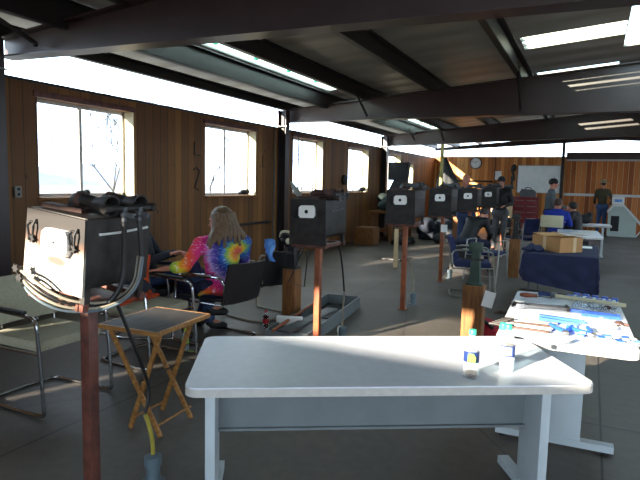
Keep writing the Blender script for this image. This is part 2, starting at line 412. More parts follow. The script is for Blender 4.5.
# roof: ribbed sheets with roof-light openings
SKY = [(-4.6, -4.3, 5.0, 9.75), (-4.6, -4.3, 14.3, 17.4), (.28, 1.1, 4.3, 9.7),
       (-1.02, .27, 8.22, 8.40), (-1.02, .27, 8.44, 8.70), (-1.02, .27, 8.74, 8.92), (-1.02, .27, 10.8, 11.2), (-1.0, .25, 14.0, 14.3), (-1.0, .25, 14.38, 14.7)]
def roof():
    xs = sorted({XW-.35, .65, XE+.35, *[v for s in SKY for v in s[:2]]}); ys = sorted({YS-.35, YN+.35, *[v for s in SKY for v in s[2:]]})
    b = MB()
    for x0, x1 in zip(xs[:-1], xs[1:]):
        run = None
        for y0, y1 in zip(ys[:-1], ys[1:]):
            cx, cy = (x0+x1)/2, (y0+y1)/2
            hole = any(s[0] < cx < s[1] and s[2] < cy < s[3] for s in SKY)
            if hole:
                continue
            z0, z1 = roofz(x0), roofz(x1)
            b.prism([(x0, z0), (x1, z1), (x1, z1+.05), (x0, z0+.05)], y0, y1)
    bmesh.ops.remove_doubles(b.b, verts=b.b.verts[:], dist=1e-4)
    return b
struct(roof().build('ceiling', 'roof_sheet', smooth=None))
for i, (a, c_, y0, y1) in enumerate(SKY):
    b = MB(); 
    for (u, v) in ([(a, min(c_, .65)), (.65, c_)] if c_ > .65 else [(a, c_)]): b.prism([(u, roofz(u)+.02), (v, roofz(v)+.02), (v, roofz(v)+.026), (u, roofz(u)+.026)], y0, y1)
    w = struct(b.build('window_%d' % (len(WIN)+1+i), 'sheet_milky' if i < 2 else 'sheet_light', smooth=None))
    if i < 2:
        k = MB(); n = int((y1-y0)/1.1)
        for q in range(1, n+1):
            yy = y0+(y1-y0)*q/(n+1); k.box(((a+c_)/2+.06, yy, roofz(a)+.0), (.05, .05, .03))
        k.build('clip', 'teal', w)
# ------------------------------------------------------------------ steel frames
def ibeam(yc, x0, x1, bot, top, name, label):
    th = thing(name, label, 'roof beam', (x0, yc, 0))
    q = lambda x: x-x0
    web = MB().prism([(q(x0), bot(x0)), (q(x1), bot(x1)), (q(x1), top(x1)), (q(x0), top(x0))], -.006, .006); web.build('web', 'steel_paint', th)
    for nm, fn in (('lower_flange', bot), ('upper_flange', top)):
        MB().prism([(q(x0), fn(x0)-.012), (q(x1), fn(x1)-.012), (q(x1), fn(x1)+.004), (q(x0), fn(x0)+.004)], -.10, .10).build(nm, 'steel_paint', th)
    return th
tp = lambda x: 2.96+.083*(x-XW)
tpr = lambda x: tp(1.3-x)
for yc, nm, bl in ((4.0, 'nearest', lambda x: 2.775-.0135*(x-XW)), (10.0, 'middle', lambda x: 2.735+.002*(x-XW)), (16.0, 'farthest', lambda x: 2.66+.033*(x-XW))):
    ibeam(yc, XW, .65, bl, tp, 'roof_beam', {'nearest': 'deep maroon steel roof beam crossing the top of the picture, nearest of the three', 'middle': 'maroon steel roof beam in the middle with sun streaks from the roof light', 'farthest': 'maroon steel roof beam farthest from the camera before the back wall'}[nm])
    ibeam(yc, .65, XE, lambda x, bl=bl: bl(1.3-x), tpr, 'roof_beam', 'maroon steel beam on the right side of the ridge in the %s frame' % nm)
ibeam(YN-.05, XW, .65, lambda x: 2.88+.055*(x-XW), tp, 'roof_beam', 'thin dark end rafter over the clear band of the back wall')
ibeam(YN-.05, .65, XE, lambda x: 2.88+.055*(1.3-x-XW), tpr, 'roof_beam', 'dark end rafter over the plank door right of the ridge')
ibeam(YS+.05, XW, .65, lambda x: 3.09, lambda x: tp(x)+.19, 'roof_beam', 'dark end rafter over the rear wall behind the camera, left half')
def column(x, y, h, label, fac=1):
    th = thing('steel_column', label, 'column', (x, y, 0))
    MB().box((0, 0, h/2), (.17, .008, h)).build('web', 'steel_dark', th)
    for s in (-1, 1): MB().box((s*.085, 0, h/2), (.012, .16, h)).build('flange', 'steel_paint', th)
    MB().box((0, 0, .01), (.3, .24, .02)).build('base_plate', 'steel_dark', th)
    MB().box((0, 0, 2.62), (.24, .18, .012)).build('tie_plate', 'chair_grey', th)
    return th
for y, w in ((4.0, 'at the left picture edge'), (10.0, 'between the second and third windows of the left wall'), (16.0, 'between the fourth and fifth windows of the left wall')):
    column(XW+.09, y-.22, 2.93, 'maroon steel wall column '+w)
    column(XE-.13, y-.22, 2.93, 'maroon steel column on the right wall opposite the one '+w)
tag(MB().box((0, 0, 1.6), (.1, .1, 3.2)).build('door_post', 'steel_dark', loc=(-1.0, YN-.08, 0)), 'dark steel post between the whiteboard wall and the plank door', 'post')
# conduits beside columns
for y, lab in ((9.55, 'thin grey conduit climbing the wall left of the middle column'), (10.55, 'thin dark conduit climbing the wall right of the middle column')):
    tag(MB().rod((0, 0, 0), (0, 0, 2.95), .012, n=8).build('conduit', 'iron_grey', loc=(XW+.02, y, 0)), lab, 'conduit')
# purlins (Z sections) running under the roof
PUR = [(-5.58, 'eave purlin along the top of the clear band over the left wall'), (-4.70, 'purlin left of the long bright roof light'), (-3.86, 'purlin right of the long bright roof light'),
       (-2.62, 'purlin between the long roof light and the middle of the roof'), (-1.15, 'purlin left of the crosswise roof light'), 
       (1.2, 'purlin right of the bright ridge opening'), (2.5, 'first purlin on the far slope beyond the ridge'), (3.9, 'second purlin on the far slope beyond the ridge'), (5.3, 'third purlin on the far slope beyond the ridge'), (6.8, 'eave purlin over the right wall')]
for x, lab in PUR:
    z = roofz(x)-.02; b = MB(); L = YN-YS; dp = .25 if -5 < x < -4.5 else .2
    if x < -5: z = 3.09; dp = .13
    b.box((0, L/2, z-dp/2), (.012, L, dp)); b.box((.04, L/2, z-.004), (.08, L, .012)); b.box((-.04, L/2, z-dp), (.08, L, .012))
    tag(b.build('roof_purlin', 'steel_dark', loc=(x, YS, 0)), 'dark steel '+lab, 'roof purlin')
for x, y, lab in ((-5.03, 4, 'at the top left corner below the nearest beam'), (-3.86, 10, 'on the middle beam right of the wall column'), (-4.7, 16, 'on the farthest beam left of the roof light'), (-1.15, 10, 'on the middle beam under the crosswise roof light'), (-3.86, 16, 'on the farthest beam by the roof light end')):
    bz = {4: 2.79, 10: 2.75, 16: 2.76}[y]
    b = MB().rod((0, 0, bz+.05), (0, -.62, roofz(x)-.16), .022, n=8).ball((0, -.02, bz+.05), .03)
    tag(b.build('flange_brace', 'steel_dark', loc=(x, y-.1, 0)), 'short diagonal dark steel brace '+lab, 'brace')
# ------------------------------------------------------------------ outside
struct(MB().box((0, 10, -.32), (300, 300, .2)).build('ground', 'snow'))
def bare_tree(loc, h, label, seed):
    rnd = random.Random(seed); b = MB(); tr = MB()
    def br(p, d, L, r, dep, mb):
        q = p+d*L; mb.rod(p, q, r, r*.7, n=5 if dep > 2 else 4, cap=False)
        if dep == 0: return
        for _ in range(3 if dep > 1 else 4):
            nd = (d+Vector((rnd.uniform(-.7, .7), rnd.uniform(-.7, .7), rnd.uniform(-.25, .5)))).normalized(); br(q, nd, L*rnd.uniform(.62, .82), r*.6, dep-1, b)
    th = thing('bare_tree', label, 'tree', loc); br(Vector((0, 0, 0)), Vector((0, 0, 1)), h*.22, h*.008, 6, tr)
    tr.build('trunk', 'bark', th); b.build('branches', 'bark', th)
for k, (x, y, h, lab) in enumerate(((-19, 13.0, 7.0, 'low bare tree outside the left half of the first window'), (-15.5, 16.2, 7.6, 'bare leafless tree outside the right half of the first window'), (-14.5, 14.0, 6.0, 'slim bare tree outside the middle of the first window'), (-18, 24, 6.5, 'bare tree outside the second window'), (-17, 34, 6.5, 'bare tree outside the third window'))):
    bare_tree((x, y, -.25), h, lab, k+3)
b = MB()
def hill(u, v):
    y = -40+u*160; return Vector((-95-14*v, y, -.5+(7+3.5*sin(y*.045)+1.6*sin(y*.13+1))*v))
b.slab(hill, 40, 6, 1.0); struct(b.build('hills', 'hill'))

# ------------------------------------------------------------------ gas forges on posts
def star(b, c, r, d=.012):
    pts = []
    for k in range(12):
        rr = r if k % 2 == 0 else r*.55; pts.append((c[0]+rr*cos(k*pi/6), c[2]+rr*sin(k*pi/6)))
    b.prism(pts, c[1]-d, c[1], 'y')
def forge(x, y, label, post='orange_post', detail=2, ztop=1.37, burner='iron_grey', eye=(0, .0), body='iron', w=.34, D=.45, plate='iron', dz=0., tilt=None):
    th = thing('gas_forge', label, 'forge', (x, y, 0), 0, 'gas forges on square posts')
    MB().box((0, 0, (.98+dz)/2), (.056, .056, .98+dz), bev=.005).box((0, 0, .004), (.10, .10, .008)).build('post', post, th)
    MB().box((-.13, 0, .985), (.03, D, .03)).box((.13, 0, .985), (.03, D, .03)).box((0, -D/2+.02, .985), (w, .03, .03)).box((0, D/2-.02, .985), (w, .03, .03)).box((0, 0, .985), (w*.9, .16, .012)).build('shelf_frame', 'rust_post', th)
    zb = 1.07
    # hollow shell: sides, roof, floor, back
    b = MB(); zt = ztop; t_ = .014
    b.box((-w/2+t_/2, 0, (zb+zt)/2), (t_, D, zt-zb), bev=.003).box((w/2-t_/2, 0, (zb+zt)/2), (t_, D, zt-zb), bev=.003)
    b.box((0, 0, zt-t_/2), (w, D, t_), bev=.003).box((0, 0, zb+t_/2), (w, D, t_)).box((0, D/2-t_/2, (zb+zt)/2), (w-.01, t_, zt-zb-.01))
    for sx in (-1, 1):
        for sy in (-1, 1): b.box((sx*(w/2-.02), sy*(D/2-.03), 1.03), (.03, .03, .1))
    b.build('body', body, th)
    MB().box((0, .01, (zb+zt)/2), (w-.04, D-.04, zt-zb-.04), bev=.02).build('fire_lining', 'iron', th)
    zb0 = .045 if plate == 'forge_plate' else 0
    pl = MB().prism([(-w/2-.012, zb0), (w/2+.012, zb0), (w/2+.004, .37+ztop-1.37), (-w/2-.004, .37+ztop-1.37)], -.006, .006)
    pl = pl.build('front_plate', plate, th, loc=(0, -D/2-.008, .995))
    ex, ez = eye; b = MB()
    hw, hh = .078, .056; oct_ = [(-hw, -hh*.6), (-hw*.8, -hh), (hw*.8, -hh*.95), (hw, -hh*.5), (hw*.95, hh*.55), (hw*.75, hh), (-hw*.7, hh*.95), (-hw*.98, hh*.6)]
    hr = .017 if plate != 'forge_plate' else .006
    ring = [(hr*cos(k*pi/4+pi*1.25), hr*sin(k*pi/4+pi*1.25)) for k in range(8)]; oct2 = oct_
    b.prism([(u+ex, v+.265+ez) for u, v in oct_], -.032, -.006)
    fb = b.build('fibre_block', 'fibre', pl)
    MB().rod((ex, -.033, .265+ez), (ex, -.036, .265+ez), hr, n=12).build('peephole', 'black', fb)
    for sx in (-1, 1):
        b = MB(); cx = sx*.125; b.rod((cx-.02, -.012, .315), (cx+.02, -.012, .315), .005, n=6).tube([(cx-.012, -.012, .315), (cx-.012, -.03, .30), (cx-.012, -.02, .255), (cx, -.03, .24)], .005, 6)
        b.tube([(cx+.014, -.01, .33), (cx+.014, -.025, .30), (cx+.01, -.02, .26)], .005, 6); star(b, (cx+.006, -.012, .245), .02)
        b.build('latch', 'black', pl)
    # two venturi burners lying across the roof, bell mouths to the right
    for k, yy in enumerate((-.07, .10)):
        b = MB().tube([(-.045, yy, ztop-.01), (-.045, yy, ztop+.03), (-.025, yy, ztop+.052), (.02, yy, ztop+.055), (.12, yy, ztop+.05)], .028, 12, 2)
        b.lathe([(.028, 0), (.034, .03), (.045, .07), (.048, .09), (.041, .09), (.025, .04)], (.09, yy, ztop+.05), 18, (1, 0, 0))
        br = b.build('burner', burner, th)
        MB().lathe([(.033, 0), (.033, .03)], (-.02, yy, ztop+.052), 12, (1, .15, 0)).build('pipe_collar', 'iron_rust', br)
    MB().rod((.205, -.13, ztop+.045), (.205, .15, ztop+.045), .014, n=10).rod((.205, -.14, ztop+.045), (.205, -.11, ztop+.045), .02, n=6).rod((.205, .13, ztop+.045), (.205, .155, ztop+.045), .02, n=6).build('gas_manifold', 'iron', th)
    for yy in (-.03, .06):
        v = MB().rod((.215, yy, ztop+.05), (.215, yy, ztop-.01), .011, n=8).box((.24, yy, ztop+.02), (.05, .012, .02)).ball((.215, yy, ztop+.02), .018); v.build('valve', 'iron_grey', th)
    MB().tube([(w/2+.004, -.12, 1.30), (w/2+.012, .0, 1.305), (w/2+.004, .16, 1.315)], .006, 6).build('side_rod', 'white_paint' if plate == 'forge_plate' else 'iron_grey', th)
    MB().box((-.06, -.1, ztop+.01), (.2, .05, .02), rot=(0, 0, .2)).box((.02, .06, ztop+.012), (.22, .1, .018), rot=(0, 0, -.1)).build('fire_brick', 'iron_rust', th)
    if detail >= 2:
        for yy, dx in ((-.03, .0), (.06, .015)):
            MB().tube([(.215, yy, ztop-.01), (.225+dx, yy+.01, 1.2), (.235+dx, yy, 1.08), (.20, yy-.04, .99), (.09, -.12, .955), (-.02, -.20, 1.0), (-.10, -.26, 1.05)], .011, 8, 2).build('gas_hose', 'black_rubber', th)
        for k in range(4):
            MB().tube([(-.14+.012*k, -.245, 1.10-.018*k), (-.06, -.275, 1.10-.022*k), (.04, -.26, 1.055-.022*k), (.12, -.2, 1.01-.016*k), (.20+.008*k, -.07, .995-.006*k), (.235+.008*k, .04, 1.06), (.225+.01*k, .06, 1.2)], .006, 8, 2).build('gas_hose', ('hose_pale', 'black_rubber', 'hose_pale', 'pvc')[k], th)
        for px_, pz in ((-.145, 1.11), (-.12, 1.075)):
            b = MB(); star(b, (px_, -.255, pz), .022); b.rod((px_, -.25, pz), (px_, -.23, pz), .007, n=6); b.build('valve_handle', 'black', th)
    if dz or tilt:
        mt = Matrix.Translation((0, 0, dz))
        if tilt: mt = mt @ Matrix.Translation((0, 0, 1.0)) @ Euler(tilt).to_matrix().to_4x4() @ Matrix.Translation((0, 0, -1.0))
        for o in C.objects:
            if o.parent == th and not o.name.startswith('post'): o.matrix_basis = mt @ o.matrix_basis
    return th
F1 = forge(-2.055, 1.825, 'nearest forge box on a brown post, front plate sunlit white with hoses below', 'rust_post', 2, plate='forge_plate', D=.37, dz=.03, burner='iron', eye=(.03, -.01), tilt=(0, R(6.5), 0))
F2 = forge(-2.23, 4.61, 'second forge from the camera, dark box with white block above an orange post', 'orange_post', 1, 1.40, 'iron_rust', eye=(0, .03))
F3 = forge(-2.03, 6.63, 'third forge box, left one of the pair before the far window', 'orange_post', 1, 1.40, dz=0.08, eye=(0, .02))
F4 = forge(-2.12, 8.92, 'fourth forge box, right one of the close pair, paper tag on its post', 'orange_post', 1, 1.42, dz=0.07, eye=(0, .02))
F5 = forge(-2.12, 11.1, 'fifth forge, in front of the bald man', 'orange_post', 1, 1.42, dz=0.07, eye=(0, .02))
F6 = forge(-2.1, 13.3, 'sixth forge, left of the man in the black cap', 'orange_post', 1, 1.44, dz=0.08, eye=(0, .02))
F7 = forge(-2.1, 15.5, 'seventh and farthest forge, below the man in the black cap', 'orange_post', 1, 1.42, dz=0.08, eye=(0, .02))
# fan of grey rods at the second forge's left back corner, and hung wire square
b = MB()
for k in range(5): b.rod((-.02*k, .03*k, 1.36+.02*k), (-.10-.02*k, .03*k-.02, 1.50+.012*k), .009, n=6)
b.rod((.0, .0, 1.37), (-.14, .1, 1.45), .007, n=6); tag(b.build('tong_rack', 'chair_grey', loc=(-2.38, 4.55, 0)), 'rack of grey steel tongs standing at the left edge of the second forge', 'tongs')
tag(MB().tube([(-.05, -.05, .98), (-.20, -.08, .62), (-.03, -.09, .60), (-.01, -.06, .96)], .006, 6).build('wire_loop', 'black', loc=(-2.27, 4.56, 0)), 'black wire loop hanging under the second forge beside its post', 'wire')
tag(MB().box((0, 0, 0), (.10, .01, .12), rot=(.1, 0, 0)).build('paper_tag', 'white_matte', loc=(-2.08, 8.86, .86)), 'small white paper tag on the orange post of the fourth forge', 'tag')
def stub(x, y, label, hose, pts, mt):
    th = thing('gas_outlet', label, 'pipe', (x, y, 0))
    MB().lathe([(.035, 0), (.035, .09), (.043, .09), (.043, .14), (.026, .15)], n=16).lathe([(.06, 0), (.06, .008)], n=16).build('pipe_stub', 'pvc', th)
    MB().tube([(0, 0, .13)]+pts, .011, 8, 2).build('hose', mt, th)
stub(-1.93, 2.10, 'grey pipe stub at the bottom left edge with a yellow gas hose', 1, [(.0, 0, .22), (-.02, -.01, .32), (-.03, -.02, .36)], 'hose_yellow')
tag(MB().tube([(0, 0, .0), (.0, .04, .1), (-.02, .0, .25), (-.05, -.08, .48), (-.06, -.13, .6)], .009, 8, 2).build('gas_hose', 'black_rubber', loc=(-1.96, 2.08, .37)), 'black gas hose hanging from the nearest forge to the yellow hose', 'hose')
stub(-2.12, 4.95, 'pipe stub with a pale hose, right of the second forge post', 1, [(0, 0, .3), (.02, -.02, .5)], 'hose_pale')
tag(MB().tube([(0, 0, 0), (-.01, -.02, .2), (0, -.12, .42), (0, -.2, .5)], .009, 8, 2).build('gas_hose', 'black_rubber', loc=(-2.10, 4.93, .49)), 'black gas hose rising to the second forge beside its orange post', 'hose')
stub(-2.0, 6.98, 'grey pipe stub with pale hose beside the third forge post', 1, [(.0, 0, .3), (-.03, -.05, .5), (-.05, -.12, .62)], 'hose_pale')
stub(-2.05, 9.28, 'grey pipe stub with pale hose beside the fourth forge post', 1, [(.02, 0, .3), (.0, -.05, .55), (-.06, -.12, .66)], 'hose_pale')
stub(-2.02, 11.45, 'grey pipe stub beside the fifth forge post', 1, [(.0, 0, .3), (-.03, -.05, .6)], 'hose_pale')
tag(MB().prism([(-.04, 0), (.04, 0), (.035, .72), (-.035, .72)], -.02, .02).build('plank', 'tape', loc=(-3.2, 9.9, 0)), 'pale upright plank seen just left of the third forge post', 'plank')

# ------------------------------------------------------------------ timbers with vises
def timber(x, y, h, label, w=.17, rz=0):
    return tag(MB().box((0, 0, h/2), (w, w, h), rot=(0, 0, rz), bev=.008).build('timber_post', 'wood_timber', loc=(x, y, 0)), label, 'wooden post')
def vise(x, y, z, label, mt='green_iron', kind=0, h=.36):
    th = thing('post_vise', label, 'vise', (x, y, z))
    MB().box((0, 0, .01), (.15, .12, .02), bev=.004).prism([(-.05, .02), (.05, .02), (.035, h-.06), (-.035, h-.06)], -.04, .04).build('stand', mt, th)
    MB().box((0, -.03, h-.02), (.13, .03, .09), bev=.006).box((0, .03, h-.02), (.11, .03, .085), bev=.006).build('jaws', mt, th)
    MB().rod((0, -.16, h-.12), (0, .06, h-.12), .013, n=8).rod((-.09, -.15, h-.12), (.09, -.15, h-.12), .007, n=6).ball((-.09, -.15, h-.12), .011).ball((.09, -.15, h-.12), .011).build('screw_handle', 'iron', th)
    return th
timber(-.95, 5.4, .61, 'short thick brown timber post behind the white table, white card on its side', .19)
vise(-.95, 5.4, .61, 'dark green steel stake vise on the timber behind the white table', h=.38)
tag(MB().box((.0, 0, 0), (.10, .006, .15), rot=(0, .22, .2)).build('paper_card', 'white_matte', loc=(-.80, 5.30, .50)), 'white paper card hanging on the right side of the nearest short timber', 'card')
timber(-1.13, 10.05, .66, 'brown timber post left of the blue covered table', .17)
vise(-1.13, 10.05, .66, 'dark iron vise on the timber left of the blue covered table', 'iron', h=.40)
timber(-2.88, 5.3, .61, 'dark brown timber post between the black chair and the second forge', .155)
vise(-2.88, 5.3, .61, 'black vise on the timber between the black chair and second forge', 'black', h=.30)
timber(-3.02, 14.3, .80, 'yellowish timber post left of the blue chair, in the background', .2)
timber(-1.12, 14.6, .62, 'small pine timber under the beige chair back, far right background', .2)
timber(-1.9, 16.6, .7, 'far timber block left of the red tool chest', .18)

# helmet-like visor and blue towel at the left vise
b = MB().ball((0, 0, 0), .075, (1, 1, .8)).tube([(-.07, -.02, .02), (-.02, -.08, .05), (.05, -.07, .05), (.085, 0, .02)], .014, 6, 2)
vz = tag(b.build('ear_muffs', 'black', loc=(-2.9, 5.22, .93)), 'black ear muffs on the vise beside the blue towel', 'ear muffs')
MB().tube([(-.075, -.03, .03), (-.03, -.08, .09), (.05, -.07, .095), (.09, 0, .05)], .014, 6, 2).ball((.05, -.075, -.01), .03, (1, .5, 1.2)).build('headband', 'parchment', vz)
cl = MB()
def towel(u, v):
    a = v*pi*1.0; return Vector((-.045+.09*u+.012*sin(v*7), -.05-.03*sin(u*6+v*3), .12-.20*v+.02*sin(u*5)))
cl.slab(towel, 8, 14, .035); tag(cl.build('towel', 'blue_cloth', loc=(-3.04, 5.17, .80)), 'bright blue towel hanging at the left vise by the chair arm', 'towel')

# ------------------------------------------------------------------ tables
def rounded(w, d, r, n=5):
    P = []
    for cx, cy, a0 in ((w/2-r, d/2-r, 0), (-w/2+r, d/2-r, pi/2), (-w/2+r, -d/2+r, pi), (w/2-r, -d/2+r, 1.5*pi)):
        for k in range(n+1): P.append((cx+r*cos(a0+k*pi/2/n), cy+r*sin(a0+k*pi/2/n)))
    return P
def table(x, y, rz, L, Dp, label, legs, panel=True, lw=.22, footL=.66, pan_y=.12, loff=0, fscale=(1, 1)):
    th = thing('work_table', label, 'table', (x, y, 0), rz)
    tt = MB().prism(rounded(L, Dp, .055), .71, .742, 'z').build('tabletop', 'table_top', th, smooth=30)
    MB().prism(rounded(L+.006, Dp+.006, .058), .704, .736, 'z').build('edge_band', 'table_edge', tt)
    F0 = footL
    for lx in legs:
        footL = F0*fscale[legs.index(lx)]; lg = MB().box((lx, loff, .375), (.045, lw, .66), bev=.004).build('leg', 'table_leg', th)
        MB().prism([(-footL/2+loff, .02), (footL/2+loff, .02), (footL/2+loff, .06), (-footL/2+loff, .06)], lx-.03, lx+.03, 'x').build('foot', 'table_leg', lg)
        MB().rod((lx, loff-footL/2+.04, 0), (lx, loff-footL/2+.04, .022), .018, n=10).build('glide', 'black', lg)
        MB().rod((lx, loff+footL/2-.04, 0), (lx, loff+footL/2-.04, .022), .018, n=10).build('glide', 'black', lg)
        MB().box((lx, loff, .70), (.05, Dp*.8, .02)).build('bracket', 'table_grey', lg)
    if panel:
        MB().box(((legs[0]+legs[1])/2, pan_y, .535), (legs[1]-legs[0]-.045, .014, .35)).box(((legs[0]+legs[1])/2, pan_y-.01, .358), (legs[1]-legs[0]-.045, .03, .012)).build('modesty_panel', 'table_grey', th)
    return th
T1 = table(-.838, 2.414, R(30.6), 1.685, .735, 'white topped grey table in the foreground with two plastic bottles on it', (-.775, .79), loff=.05)
T2 = table(-.10, 3.84, R(92), 1.47, .69, 'white table on the right covered with tools and blue packets', (-.28, .42), True, .30, .66, -.05, .03, (1, .4))
T3 = table(-.17, 11.1, R(93), 1.6, .70, 'pale table behind the blue covered table with papers on it', (-.5, .5), True, .2, .3, .12, .17)
T4 = table(-.05, 14.0, R(2), .95, .75, 'small white table with a black bag, left of the man in jeans', (-.32, .32), False, .2, .5)
def bottle(x, y, z, label, liquid, lvl, cap='teal', lab='label_blue', h=.205, r=.0325):
    th = thing('drink_bottle', label, 'bottle', (x, y, z))
    MB().lathe([(r*.86, 0), (r, .008), (r, .06), (r*.95, .065), (r, .07), (r, .125), (r*.9, .145), (r*.55, .172), (.0125, .182), (.0125, .19)], n=24).build('bottle_body', 'bottle_clear', th)
    MB().lathe([(.0155, .186), (.0155, .204), (.014, .207)], n=20).build('bottle_cap', cap, th)
    MB().lathe([(r*1.01, .072), (r*1.015, .073), (r*1.015, .117), (r*1.01, .118)], n=24).build('bottle_label', lab, th)
    MB().lathe([(r*.84, .003), (r*.95, .010), (r*.95, lvl), (.001, lvl)], n=24).build('drink', liquid, th)
    return th
B1 = bottle(-.412, 2.355, .742, 'left plastic bottle on the front table, nearly empty, dark red drink at the bottom', 'cola', .022)
dv = Vector((0.412, -2.355, 0)).normalized(); a_ = math.atan2(dv.y, dv.x)
MB().prism([(-.016, .076), (.016, .076), (.018, .095), (.008, .112), (-.014, .110)], -.0345, -.0332).build('label_badge', 'label_green', B1).rotation_euler = (0, 0, a_+pi/2)
B2 = bottle(-.29, 2.525, .742, 'right plastic water bottle on the front table, half full of clear water', 'water', .062, lab='label_pale')
q = MB().lathe([(.0335, .071), (.034, .071), (.034, .076), (.0335, .076)], n=24).lathe([(.0335, .112), (.034, .112), (.034, .118), (.0335, .118)], n=24).box((.022, -.024, .095), (.012, .012, .045), rot=(0, 0, .8)); q.build('label_band', 'label_blue', B2).rotation_euler = (0, 0, a_+pi/2)

# ------------------------------------------------------------------ things on the tool table
Z = .744
def place(b, name, mt, x, y, rz, label, cat, group=None, z=Z):
    o = b.build(name, mt, loc=(x, y, z)); o.rotation_euler = (0, 0, rz); return tag(o, label, cat, group)
def thing_at(name, label, cat, x, y, rz, z=Z, group=None): return thing(name, label, cat, (x, y, z), rz, group)
# divider-like scroll tool: round head and two bars
th = thing_at('pipe_clamp', 'steel clamp with a round head and two parallel bars, left on the tool table', 'clamp', -.39, 3.90, R(12))
MB().lathe([(.045, 0), (.048, .006), (.048, .034), (.04, .042), (.012, .044)], (0, 0, .002), 20).build('clamp_head', 'chrome', th)
MB().lathe([(.03, .044), (.03, .05)], n=20).build('dial', 'white_paint', th)
for s in (-1, 1): MB().box((.17, s*.028, .02), (.28, .016, .016), bev=.003).build('bar', 'iron_grey', th)
MB().box((.30, 0, .02), (.02, .085, .03), bev=.004).build('clamp_jaw', 'iron', th)
# long pale bar clamp
th = thing_at('bar_clamp', 'long cream bar clamp with blue handle lying across the tool table', 'clamp', -.20, 4.40, R(-13))
MB().box((.24, 0, .016), (.46, .03, .024), bev=.003).build('bar', 'parchment', th)
MB().rod((-.10, 0, .018), (-.02, 0, .018), .014, n=10).ball((-.10, 0, .018), .018).build('handle', 'label_blue', th)
MB().box((-.005, 0, .02), (.03, .06, .034), bev=.004).build('clamp_jaw', 'iron_grey', th)
# five small spring clamps with blue ends in a row
for k in range(5):
    th = thing_at('spring_clamp', ['leftmost', 'second', 'middle', 'fourth', 'rightmost'][k]+' of five blue ended clamps lined up at the far edge of the tool table', 'clamp', -.07+.062*k, 4.47-.016*k, R(70), group='blue ended clamps in a row')
    MB().box((.0, 0, .012), (.14, .022, .014), bev=.003).build('bar', 'white_paint', th)
    for s in (-1, 1): MB().box((s*.06, .004, .018), (.03, .04, .024), bev=.004).build('clamp_end', 'blue_plastic', th)
# dark rods (tongs) at the far edge
th = thing_at('steel_tongs', 'long dark steel tongs along the far edge of the tool table', 'tongs', -.30, 4.52, R(-16))
MB().tube([(-.16, .02, .012), (-.05, .012, .012), (.0, 0, .014), (.30, -.02, .012)], .008, 6).build('rein', 'iron', th); MB().tube([(-.16, -.02, .012), (-.05, -.012, .014), (.0, 0, .016), (.28, .03, .012)], .008, 6).build('rein', 'iron', th)
MB().ball((0, 0, .016), .014, (1, 1, .7)).build('rivet', 'iron_grey', th)
th = thing_at('hand_tool', 'brown handled tool lying at the far left of the tool table', 'tool', -.37, 4.30, R(5))
MB().lathe([(.006, 0), (.014, .01), (.018, .05), (.012, .1), (.015, .12)], (-.06, 0, .018), 12, (1, 0, 0)).build('handle', 'orange_post', th); MB().rod((.05, 0, .018), (.16, 0, .012), .005, n=6).build('blade', 'iron_grey', th)
# blue wedges / flat bars
for (x, y, rz, L, w_, lab) in ((-.11, 3.66, R(-6), .27, .035, 'longer blue plastic wedge tool in the middle of the tool table'), (-.13, 3.58, R(-14), .22, .03, 'second blue plastic wedge lying in front of the longer one'), (.06, 3.95, R(-7), .30, .034, 'blue flat plastic bar lying right of the round clamp'), (.10, 3.87, R(-3), .22, .03, 'short blue bar beside the clear bags on the right')):
    b = MB().prism([(-L/2, -w_/2), (L/2, -w_*.15), (L/2, w_*.15), (-L/2, w_/2)], 0, .02, 'z'); place(b, 'plastic_wedge', 'blue_plastic', x, y, rz, lab, 'wedge')
# V of blue gripped pliers
for s, lab in ((0, 'blue handled pliers opened in a V at the front of the tool table'), (1, 'second blue handled pliers right of the first at the front of the tool table')):
    th = thing_at('pliers', lab, 'pliers', -.085+.13*s, 3.33+.02*s, R(10+20*s))
    MB().tube([(0, -.0, .014), (-.03, .05, .014), (-.06, .14, .014)], .012, 8, 1).build('grip', 'blue_plastic', th); MB().tube([(0, 0, .014), (.03, .05, .014), (.055, .13, .014)], .012, 8, 1).build('grip', 'blue_plastic', th)
    MB().box((0, -.025, .014), (.03, .05, .018), bev=.004).build('pliers_jaw', 'iron_grey', th)
# stack of thin steel tools, front left
for k in range(6):
    th = thing_at('steel_rasp', ['nearest', 'second nearest', 'third', 'fourth', 'fifth', 'farthest'][k]+' of six thin rusty steel rasps at the front left of the tool table', 'rasp', -.33+.012*k, 3.30+.042*k, R(-5+2.5*k), group='steel rasps on the tool table')
    MB().box((.03, 0, .009), (.28-.012*k, .020, .010), bev=.002).build('blade', 'chair_grey' if k % 3 else 'iron_rust', th)
    MB().rod((-.16, 0, .010), (-.105, 0, .010), .009, n=8).build('tang', 'iron', th)
th = None
place(MB().lathe([(.022, 0), (.024, .006), (.02, .035), (.012, .04)], n=16), 'bottle_stopper', 'teal', -.40, 3.25, 0, 'small teal plastic cap at the front left corner of the tool table', 'cap')
